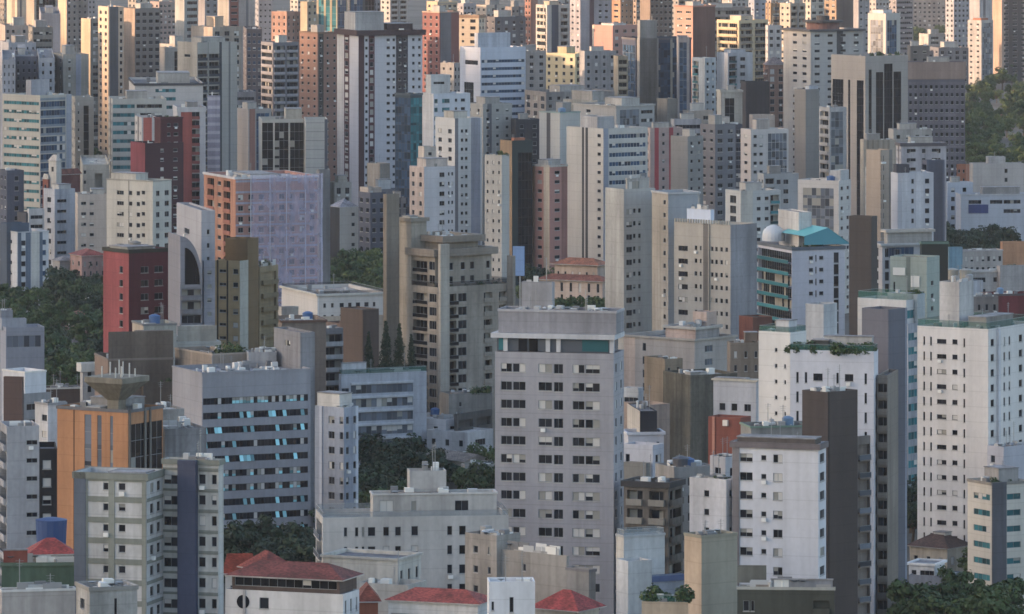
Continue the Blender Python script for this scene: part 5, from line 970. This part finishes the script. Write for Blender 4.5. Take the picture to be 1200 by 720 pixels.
T('near-black brown blank tower beside the tall dark glass slot block', (868, 874, 902), 96, 9.3, wall_='#3f3b40', yaw=12, R='', L='', d=12, cl=(0, 0))
T('small peach block right of the blank brown tower', (878, 882, 908), 135, 9.9, wall_='#ab9c92', yaw=8, R='t:.3-.4,.5-.6', d=10, cl=(0, 0))
b = B('apartment_tower', 'broad pale tower with ribbed window columns and saucer-like dark rooftop', (918, 950, 1011), 35, 9.0, wall_='#9d9a98', yaw=26, dirt=.3, L='v:0.02-.25:c=aaa6a2;p=.1 t:.35-.5,.7-.85:b=.1', R='v:0.02-.15:c=aaa6a2;p=.1 t*4:.4:b=.1 v:0.5-.62:c=4f4e52;p=.05', roof='#6a6260', cap=('#56565a', .8, .9))  # dark strip on the right face is painted recess shade
A = b.last; m = MB(); x_, y_ = A['cx']+A['W']*.5, A['cy']+A['D']*.5; m.cyl(x_, y_, A['zr'], A['zt']+2.4, 6.5, wall('#7c5752'), 24); m.cyl(x_, y_, A['zt']+2.42, A['zt']+3.2, 8.0, wall('#4d4b4d'), 24); m.cyl(x_, y_, A['zt']+3.22, A['zt']+5, 2.6, wall('#4d4b4d'), 16); b.part('rooftop_saucer', m); b.done()
T('cylindrical grey tower standing in front of the broad pale tower', (931, 944, 960), 105, 10.1, wall_='#7c7875', yaw=42, dirt=.3, L='', R='', cl=(0, 0), extra=lambda b: b.rb(.3, 1, 0, .4, 2, '#adb3c0'))
T('narrow white balcony tower to the right of the cylindrical grey tower', (960, 972, 992), 126, 10.3, wall_='#a3a3a6', yaw=28, L='k*1:.8:p=.4', R='g:0.1-.8:g=s;b=.5')
b = B('office_tower', 'postmodern tan tower with stepped black glass front', (974, 1014, 1064), 66, 9.6, wall_='#98908a', yaw=34, dirt=.3, L='o:.03-.35:g=k;b=0;z=.0_.95;from=3 g:0.04-.36:g=k;b=0;hi=9;f=d g:0.5-.56:g=k;b=0;hi=9;f=d g:0.75-.95:g=k;b=0;hi=9;f=d', R='g:0.08-.15:g=k;b=0;hi=5;f=d g:0.25-.42:g=k;b=0;hi=6;f=d g:0.44-.64:g=k;b=0;hi=3;f=d g:0.66-.84:g=k;b=0;hi=6;f=d', roof='#8f867e', pt=5); b.plants(6, 1.8); b.clutter(3, 1); b.done()
T('broad slate office with grid of windows under a plain brown parapet', (1060, 1064, 1131), 73, 9.3, wall_='#5b5a68', yaw=4, dirt=.3, R='w*11:.6:b=.05 h:0-1:c=6c6a76;t=.9;p=.05', d=22, roof='#7d7774', cap=('#8f7a70', 6.5, .3), nm='office_tower', pt=8)
T('grey-brown stair tower at the back of the broad slate office', (1063, 1067, 1089), 54, 9.0, wall_='#77716e', yaw=5, R='', d=8)
T('white tower with blue-grey glass front catching light at right', (1017, 1038, 1055), 16, 8.2, wall_='#aaa59f', yaw=46, dirt=.3, L='g:0.15-.85:g=s;b=.3;hi=3;f=g', R='g:0.1-.75:g=b;b=.2;hi=3', rbs=(.2, .8, .3, .9, 2.2, '#c4c4c8'))
T('striped beige block with vertical fins below the postmodern tower', (1008, 1012, 1050), 164, 10.6, wall_='#a79d8e', yaw=8, R='v:.1-.16,.26-.32,.42-.48,.58-.64,.74-.8:c=857c70;p=.25', d=10)
T('white and grey sloping-roofed block below the broad slate office', (1050, 1056, 1109), 168, 10.9, wall_='#a3a3ad', yaw=10, R='w*3:.25 t*2:.3', cap=('#55525a', 1.0, .3), d=12)
T('pale block with bluish windows between the striped and sloping-roofed blocks', (1041, 1047, 1092), 152, 10.2, wall_='#a3a19e', yaw=8, R='w*4:.4', d=12, roof='#848078')
# ------------------------------------------------------------------ farthest rows, top of the picture; most catch the sun on their left sides, some partly through a warmer face colour
T('sunlit tan tower with punched windows and dark central recess at upper left', (115, 127, 145), 8, 8.4, wall_='#b49c84', yaw=24, dirt=.3, L='w*2:.4:b=0', R='w:.75-.9:b=0;f=d v:0.1-.65:c=5d5b60;p=.05', roof='#8f867c')  # central recess is a flush strip with its shade painted in
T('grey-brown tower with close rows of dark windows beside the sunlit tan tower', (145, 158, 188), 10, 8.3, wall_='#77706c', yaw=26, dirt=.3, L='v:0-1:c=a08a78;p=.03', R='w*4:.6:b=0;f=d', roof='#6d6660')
T('pale tower with thin vertical piers at the top left edge', (8, 20, 31), -20, 7.9, wall_='#b5a48e', yaw=30, L='v:.5-.8:c=857668;p=.1', R='v:.3-.5:c=56555c')
T('tan tower with a dark slot at the top left', (31, 40, 66), -20, 7.6, wall_='#a59684', yaw=28, L='', R='g:0.1-.95:g=k;b=.2')
T('blue-white blank slab at the top left', (45, 48, 71), 16, 8.0, wall_='#8f94a1', yaw=5, R='', d=9)
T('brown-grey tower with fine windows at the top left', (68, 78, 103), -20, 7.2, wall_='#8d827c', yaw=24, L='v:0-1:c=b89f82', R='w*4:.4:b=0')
T('sunlit cream lift shaft with grey side, left of the punched-window tower', (95, 106, 118), 22, 8.3, wall_='#8c8880', yaw=34, L='v:0-1:c=bfa888;p=.05', R='w*1:.5')  # sunlight on the left face is put into its cream colour
T('cream slab with a bright left wall and dark-striped grey front', (205, 216, 232), -20, 7.8, wall_='#9a9a96', yaw=40, L='', R='w:.2-.95:b=.1;z=.1_.6')
T('grey-white tower behind the cream slab at the top', (230, 240, 256), -20, 7.0, wall_='#8b878a', yaw=30, L='', R='w*2:.4')
T('tower with brick-red window bays and pale piers at the top', (255, 268, 297), -20, 7.4, wall_='#a59b96', yaw=26, L='v:.1-.9:c=8c877e', R='v:.05-.4:c=8c4a3c;p=.05 t:.1-.35:b=0 v:.7-.8:c=6b6a70')
T('stepped sandy rooftop block with balcony wall catching the sun', (224, 249, 283), 32, 8.4, wall_='#a8998a', yaw=30, L='', R='w*3:.3', cl=(4, 1), rbs=(.3, .6, .3, .7, 5, '#b59d84'))
T('dark ribbed tower with blue windows right of the sandy rooftop block', (285, 289, 307), 34, 8.2, wall_='#56545c', yaw=5, R='w*3:.6:b=.1;g=b', d=10)
T('grey balcony tower with white slab edges, left of the brick tower', (306, 320, 350), 50, 8.6, wall_='#6c6c74', yaw=24, dirt=.3, L='k*1:.9:p=.3;c=87868e', R='k*2:.85:p=.4;c=9a99a0', roof='#77777c')
T('pink tower with orange window surrounds at the top', (318, 336, 352), 14, 8.0, wall_='#a37a68', yaw=44, L='t*3:.3:b=0', R='t*3:.3:b=0', rbs=(.2, .7, .2, .8, 1, '#9d8a80'))
T('pale grey thin tower at the top, left of the pink tower', (299, 303, 319), -20, 6.8, wall_='#8f8e94', yaw=5, R='t*3:.4', d=9)
T('sunlit yellowish block between pink tower and green-glass tower', (352, 360, 372), 2, 7.4, wall_='#b5a083', yaw=40, L='', R='w*2:.4')
T('green-glass tower with golden piers at the top', (371, 395, 407), -20, 8.0, wall_='#a39478', yaw=56, L='g:.1-.35:g=t;b=.1 g:.45-.65:g=t;b=.1 g:.75-.95:g=t;b=.1', R='g:.1-.9:g=b', nm='office_tower')
T('dark teal tower right of the golden-piered tower', (406, 410, 440), -20, 7.7, wall_='#3f4850', yaw=6, R='g:.05-.5:g=b g:.6-.95:g=k', d=10, nm='office_tower')
T('crimson brick tower with a sunlit top edge', (495, 515, 538), 14, 8.2, wall_='#7c4a44', yaw=40, dirt=.3, L='t*3:.35:b=0', R='v:.05-.6:c=6d6a70;p=.05', cap=('#a88f7c', .5, .2))
T('tan-framed cream tower with small square windows, right of the crimson tower', (536, 561, 568), 18, 8.1, wall_='#b0a08a', yaw=66, dirt=.3, L='t:.2-.32:b=0 w:.6-.85:b=0;f=d', R='', cap=('#8d7056', 1.2, .4))
T('dark grey tower with white window dots right of the tan-framed tower', (569, 580, 616), 20, 7.7, wall_='#66646a', yaw=20, L='', R='w*4:.4:b=.3', cl=(3, 1))
T('weathered narrow tower at top with sunlit brown wall, left of the white balcony tower', (615, 622, 630), -20, 7.3, wall_='#a06a58', yaw=45, L='', R='')
T('white tower with scalloped balconies and dark central bay, catching the sun', (628, 641, 668), 6, 7.9, wall_='#b0aaa4', yaw=26, L='k*1:.8:p=.4', R='v:.2-.5:c=4a4d5c;p=.05 k:.6-.9:p=.4', roof='#8c8884', rbs=(.2, .6, .2, .7, 2.4, '#b5a48e'))
T('plain pale tower with one maroon stripe at top', (668, 680, 716), -20, 7.0, wall_='#96929a', yaw=20, L='', R='v:.3-.45:c=5a4048;p=.05 t:.6-.7,.8-.9:b=0')
T('orange sunlit tower partly behind the pink rendered tower', (717, 727, 742), -20, 6.9, wall_='#b0805c', yaw=36, L='t*1:.5', R='t*3:.3')
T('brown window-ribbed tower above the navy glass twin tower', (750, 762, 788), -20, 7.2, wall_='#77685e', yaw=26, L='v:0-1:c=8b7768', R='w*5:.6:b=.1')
T('salmon tower with banded left side, above the pale blue-white rounded tower', (791, 812, 838), 7, 8.0, wall_='#a8806e', yaw=46, dirt=.3, L='w*2:.6:b=.4;z=.3_.6', R='v:0-1:c=6b4c44;p=.03', cap=('#a5705c', .6, .3))  # lit left and shaded right of one wall, painted as two colours
T('tower of long dark balconies right of the salmon tower', (822, 828, 880), 9, 7.8, wall_='#857f7c', yaw=10, R='k*1:.95:p=.4;c=968d88', d=14)
T('sunlit rounded tower with deep horizontal yellow balconies', (840, 866, 900), 24, 8.1, wall_='#b5a07c', yaw=40, dirt=.3, L='k*1:.85:p=.6;c=bfaa84', R='k*2:.8:p=.5;c=8b7f72', rbs=(.3, .7, .3, .8, 2.6, '#b8a88e'))
T('violet-grey tower at the top above the long dark balconies', (877, 884, 898), -20, 6.6, wall_='#8c93a3', yaw=20, L='', R='')
T('cream and grey twin rooftop tower above the saucer-topped tower, left', (914, 926, 944), 4, 7.4, wall_='#ab9d8c', yaw=30, L='t*2:.4', R='w*3:.4')
T('sunny narrow white tower above the saucer-topped tower, right', (941, 950, 966), -12, 7.1, wall_='#b5ab9d', yaw=40, L='', R='w*2:.4')
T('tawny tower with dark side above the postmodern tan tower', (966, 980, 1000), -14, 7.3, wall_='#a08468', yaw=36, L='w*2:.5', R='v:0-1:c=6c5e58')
T('tall pale grey slab with faint windows right of the tawny tower', (1000, 1006, 1019), -20, 7.4, wall_='#9a9699', yaw=30, L='', R='t*2:.4')
T('long low-lit apartment row with many windows on the hillside at the top right', (1065, 1070, 1136), 0, 5.1, wall_='#948c88', yaw=6, R='w*12:.5:b=.3', d=12)
T('white tower with orange tiled lift house beside the park', (1134, 1150, 1164), 24, 6.3, wall_='#aaa4a0', yaw=46, L='t*2:.35:b=0', R='g:.1-.9:g=s;b=.3', extra=lambda b: (b.rb(.2, .8, .2, .8, 2, '#b06844')))
T('slim white tower at the top above the orange tiled lift house', (1136, 1148, 1162), -20, 5.6, wall_='#a7a4a6', yaw=42, L='', R='v:.3-.5:c=5b5a60')
T('tan tower with dark recessed flank at the top right corner', (1163, 1174, 1215), -20, 6.2, wall_='#9c8676', yaw=28, dirt=.3, L='v:0-1:c=b3947c;p=.03', R='v:.1-.6:c=4b474a;p=.05 w*4:.5:b=0')  # recessed flank is a flush strip painted dark for shade
T('white low block at the right edge beside the park', (1184, 1187, 1215), 62, 6.1, wall_='#b8ab9a', yaw=10, R='', d=12)
T('white cottage-like block amid the far park trees', (1077, 1088, 1118), 40, 5.6, wall_='#a8a098', yaw=20, L='', R='w*2:.3', cl=(1, 0))
T('dark office shed behind the broad slate office', (1090, 1100, 1135), 56, 6.4, wall_='#77757a', yaw=10, R='w*4:.3', roof='#8d8988', cl=(4, 0))
T('pale blue-white block of small houses at the upper left', (0, 10, 42), 50, 8.8, wall_='#a0a2ac', yaw=14, R='t*5:.3:b=0', d=12, cl=(3, 1), roof='#9b9ba1')
T('tan rooftop block with wide parapet at the far upper left', (0, 6, 38), 30, 8.4, wall_='#a3938a', yaw=10, R='w*5:.5', d=12, cl=(3, 0))
T('dark-roofed block with pale band at the upper left', (33, 38, 62), 32, 8.5, wall_='#77736e', yaw=10, R='r*1:.9:b=.1', d=12, cl=(3, 0))
T('cream and grey office cube at the upper left, under the sunlit cream lift shaft', (62, 74, 104), 64, 9.2, wall_='#9c968c', yaw=16, L='w*2:.3', R='w:.2-.3:b=.8 v:.5-.7:c=8f93a5', d=14, roof='#9c9c9e', cl=(3, 1))
T('white block with dotted windows at the left edge above the ribbon-windowed corner office', (0, 3, 18), 70, 9.4, wall_='#9fa2ae', yaw=5, R='t*3:.3:b=0', d=10)
T('blue-grey narrow block beside the cream and grey office cube', (42, 46, 64), 68, 9.3, wall_='#9da2ad', yaw=5, R='t*2:.3:b=0', d=10, cl=(2, 0))
T('violet-grey long block between two white blocks at the left', (15, 18, 44), 66, 9.1, wall_='#77747e', yaw=5, R='w*4:.4:b=0', d=12)
T('slender white-piered block left of the fluted slab, with light window strip', (187, 193, 212), 56, 8.9, wall_='#a09a94', yaw=20, L='', R='g:.6-.8:g=k;b=0')
T('beige sunlit block with dark opening at the foot of the cream slab', (187, 205, 231), 52, 8.7, wall_='#a9a096', yaw=36, L='t:.3-.5', R='w:.5-.7:b=0;to=2', cl=(2, 1))
T('low dark park-side block by the right park', (1064, 1068, 1094), 60, 6.6, wall_='#66646a', yaw=5, R='w*4:.5:b=0', d=12)
T('dark violet glass block left of the brick tower', (256, 262, 300), 108, 9.2, wall_='#8b8990', yaw=10, R='r*1:.9:b=.1', d=14, cl=(4, 1))
T('grey mid-height block with many dark windows right of the crimson brick tower', (600, 606, 640), 60, 8.4, wall_='#8f8a86', yaw=14, L='', R='w*3:.4:b=.1', d=12, cl=(3, 1))
T('dark block with two lit signs left of the pale grey grooved slab', (598, 604, 634), 140, 10.0, wall_='#3c3f48', yaw=14, R='w*2:.3:b=0', d=12, cl=(3, 0))
T('dull olive block between the navy glass twin tower and the rounded tower', (719, 724, 736), 66, 8.9, wall_='#9a907c', yaw=10, R='k*1:.8:p=.4', d=8)
T('pale stair-stepped block under the red-striped tower', (786, 790, 822), 140, 10.1, wall_='#9b9ba2', yaw=10, R='w*3:.3', d=10, cl=(3, 0))
T('tan cube block right of the stair-stepped block', (800, 806, 836), 130, 9.9, wall_='#9c9186', yaw=14, R='w:.6-.9:b=0', d=12)
T('low dark glass block between the tan cube and the peach block', (838, 842, 870), 146, 10.25, wall_='#4c505e', yaw=8, R='w*3:.6:b=.2', d=12, cl=(3, 0))
T('low brick-brown market roof block near the trees left of the saucer-topped tower', (895, 900, 920), 76, 8.8, wall_='#9a7564', yaw=14, R='w*2:.4', d=10, extra=lambda b: b.hip('#7c6f6c', 3, .4))
T('white gabled apartment block left of the saucer-topped tower', (897, 900, 916), 30, 8.2, wall_='#a3a1a3', yaw=10, R='w*2:.5', d=10)
T('orange and cream building at the top, left of the saucer-topped tower', (897, 903, 916), 4, 7.3, wall_='#a8845c', yaw=20, R='w*1:.5', d=8)

# ---- a last belt of distant towers across the skyline rows
belt = [
 ('far tawny block peeping over the upper left corner', 0, 14, -6, 6.2, '#a5917c'), ('far grey slab behind the brown-grey fine-windowed tower', 86, 112, -8, 5.9, '#8c8689'),
 ('far cream tower between the tan towers of the upper left', 150, 176, -10, 6.0, '#b0a08c'), ('far rose-grey block above the grey-brown tower', 176, 206, 2, 6.3, '#977f78'),
 ('far violet block above the sandy rooftop block', 262, 290, 6, 6.1, '#857f8c'), ('far ivory tower left of the golden piers', 340, 366, -8, 5.8, '#b0a698'),
 ('far slate block over the maroon-corniced tower', 420, 446, 0, 6.4, '#6d6c74'), ('far pale block with many windows above the maroon cornice', 446, 478, -2, 6.2, '#9a9490'),
 ('far sunlit sand block above the crimson brick tower', 500, 536, 2, 6.6, '#b39c7a'), ('far grey shed-roofed block over the tan-framed tower', 534, 560, 4, 6.5, '#8b868a'),
 ('far cream pavilion block near the dark window-dotted tower', 558, 592, 6, 6.7, '#a39588'), ('far brown block right of the dark window-dotted tower', 590, 618, 8, 6.6, '#7d706a'),
 ('far light tower above the yellow-cream block', 644, 672, -8, 6.3, '#a29c9a'), ('far taupe slab above the pink rendered tower', 700, 724, -6, 6.2, '#82776f'),
 ('far bronze block above the navy twin', 738, 760, -4, 6.4, '#8f7866'), ('far stone tower above the salmon tower', 786, 812, -8, 6.2, '#8d857e'),
 ('far umber block above the tower of long balconies', 812, 846, -4, 6.5, '#7c6e66'), ('far misty tower above the rounded yellow balconies', 846, 880, -6, 6.3, '#99928e'),
 ('far sunlit lilac block left of the cream and grey twin', 896, 918, -8, 6.0, '#a38f88'), ('far pale tower behind the tall pale grey slab', 1018, 1042, -6, 6.1, '#9c948f'),
 ('far dim block above the hillside row at the top right', 1040, 1070, -2, 6.0, '#7e777a'), ('far cool grey slab above the white park tower', 1108, 1136, -4, 5.9, '#8d8c92'),
]
for (lb, xa, xb, top, s_, col) in belt:
    T(lb, (xa, xa+(xb-xa)*.35, xb), top, s_, wall_=col, yaw=26+(xa % 17), dirt=.3, L='w*2:.4:b=.1', R='w*4:.5:b=.15', cl=(2, 1))
# ------------------------------------------------------------------ trees
def base_s(py): return (py-HORIZON)/49.333
rg = random.Random(5)
def patch(x0, x1, y0, y1, n, label, group, kind='n', h=(9, 13), name='tree', ground=0):
    pts = []
    for i in range(n*12):
        x = rg.uniform(x0, x1); y = rg.uniform(y0, y1); s_ = base_s(y)
        if all(abs(x-q[0])/3.0+abs(y-q[1])/1.6 > 5.5*min(s_, q[2])/13 for q in pts): pts.append((x, y, s_))
        if len(pts) >= n: break
    for (x, y, s_) in pts: tree(x, None, s_, _tr.choice(kind), _tr.uniform(*h), label, group, name)
patch(0, 124, 368, 475, 46, 'leafy tree in the wooded patch left of the crimson tower', 'trees left of the crimson tower', 'nnd')
patch(50, 120, 340, 372, 9, 'dense dark tree between the blue-striped white block and the crimson tower', 'trees beside the blue-striped block', 'nd')
patch(54, 122, 338, 372, 15, 'round tree in front of the bluish-white and peach-beige blocks', 'trees by the bluish-white block', 'nd', (7, 11))
patch(18, 40, 336, 342, 2, 'light bush-like tree beside the small black and white villa', 'trees by the villa', 'l')
patch(372, 456, 330, 392, 34, 'bright green tree in the small park below the mansard-topped block', 'trees of the small park', 'nl')
patch(375, 450, 321, 328, 4, 'tree at the back edge of the small park', 'trees behind the small park', 'n')
tree(388, None, base_s(394), 'm', 10, 'mauve blossoming tree in the small park beside the netted tower')
for i, (x, y, h) in enumerate(((432, 470, 15), (452, 474, 19), (468, 474, 18), (482, 476, 14))):
    tree(x, None, 15.3, 'c', h*.62, 'tall dark cypress in front of the brown stepped block', 'cypresses by the brown stepped block', 'cypress_tree', z0=POD-.2)
patch(425, 520, 560, 612, 15, 'spreading dark tree between the car park block and the warehouse', 'trees around the warehouse', 'd')
patch(380, 470, 600, 640, 11, 'dark tree behind the white terrace block', 'trees behind the terrace block', 'nd')
patch(545, 590, 575, 610, 5, 'green tree behind the grey tower, right of the cream warehouse', 'trees by the grey tower', 'n')
patch(268, 368, 672, 715, 12, 'dark street tree under the slab with turquoise panes', 'trees under the turquoise-paned slab', 'd')
patch(610, 660, 348, 380, 7, 'tree behind the grey tower beside the terracotta villa', 'trees by the terracotta villa', 'nd')
for x in (648, 658, 668, 690, 706): tree(x, None, 14.1, 'n', 8.5, 'tree in front of the terracotta villa', 'trees before the terracotta villa', z0=POD2-.2)
tree(738, None, 17.6, 'd', 9, 'single dark tree on the pink-beige terrace right of the grey tower')
patch(1066, 1112, 622, 650, 5, 'dark round tree at the foot of the cream-white tower', 'trees at the foot of the cream-white tower', 'd', (9, 12))
patch(1066, 1185, 742, 785, 18, 'dense green tree at the bottom right below the white villa', 'trees at the bottom right', 'n')
patch(1120, 1142, 655, 690, 3, 'small light tree beside the white villa', 'small trees by the villa', 'l', (5, 7))
patch(1100, 1180, 302, 328, 18, 'dark tree in the clump before the blue-white showroom', 'trees before the showroom', 'd')
patch(1131, 1212, 85, 215, 70, 'tree in the big park at the upper right', 'trees of the big park', 'nnl', (7, 14))
for (x, y, w_, lb, c) in ((1168, 150, 12, 'small white house half hidden among the big park trees', '#c4beb4'), (1186, 118, 9, 'small cream house at the back of the big park', '#b9ab98'), (1146, 178, 10, 'grey pavilion roof between trees at the front of the big park', '#9a9894'), (1180, 190, 14, 'low pink-walled house at the lower right of the big park', '#b59a8e')):
    s_ = base_s(y); b = B('house', lb, (x, x+w_*.35, x+w_), y-s_*1.5, s_, wall_=c, yaw=28, L='w*1:.4:to=1', R='w*2:.4:to=1', par=.1, pt=.4); b.hip('#8c5a48' if c != '#9a9894' else '#8a8a8c', 2.0); b.done()
patch(1055, 1135, 34, 92, 30, 'tree on the slope above the broad slate office', 'trees on the slope', 'n', (9, 13))
patch(1180, 1200, 335, 352, 3, 'palm tree between the white roofs at the right edge', 'palms at the right edge', 'p', (7, 9), 'palm_tree')
patch(904, 920, 190, 215, 4, 'tree left of the saucer-topped tower', 'trees left of the saucer-topped tower', 'nl')
patch(716, 730, 165, 200, 3, 'tree between the navy twin tower and the pink tower', 'trees by the navy tower', 'l')
patch(104, 120, 190, 230, 3, 'tree between the tall dark recess tower and the banded office', 'trees by the banded office', 'n')
patch(1012, 1030, 120, 190, 3, 'tree behind the postmodern tower', 'trees behind the postmodern tower', 'n')
# ------------------------------------------------------------------ infill
print('BLD', len(ALL), 'OBJ', len(bpy.data.objects))
import re as _re
_c = {}
for _o in bpy.data.objects:
    _l = _o.get('label')
    if _l:
        _n = len(_re.findall(r"[A-Za-z0-9][A-Za-z0-9'-]*", _l))
        if _n > 16 or _n < 4: print('LABEL', _n, _l)
        _c.setdefault(_l, []).append(_o.get('group'))
for _l, _g in _c.items():
    if len(_g) > 1 and None in _g: print('DUP', _l)
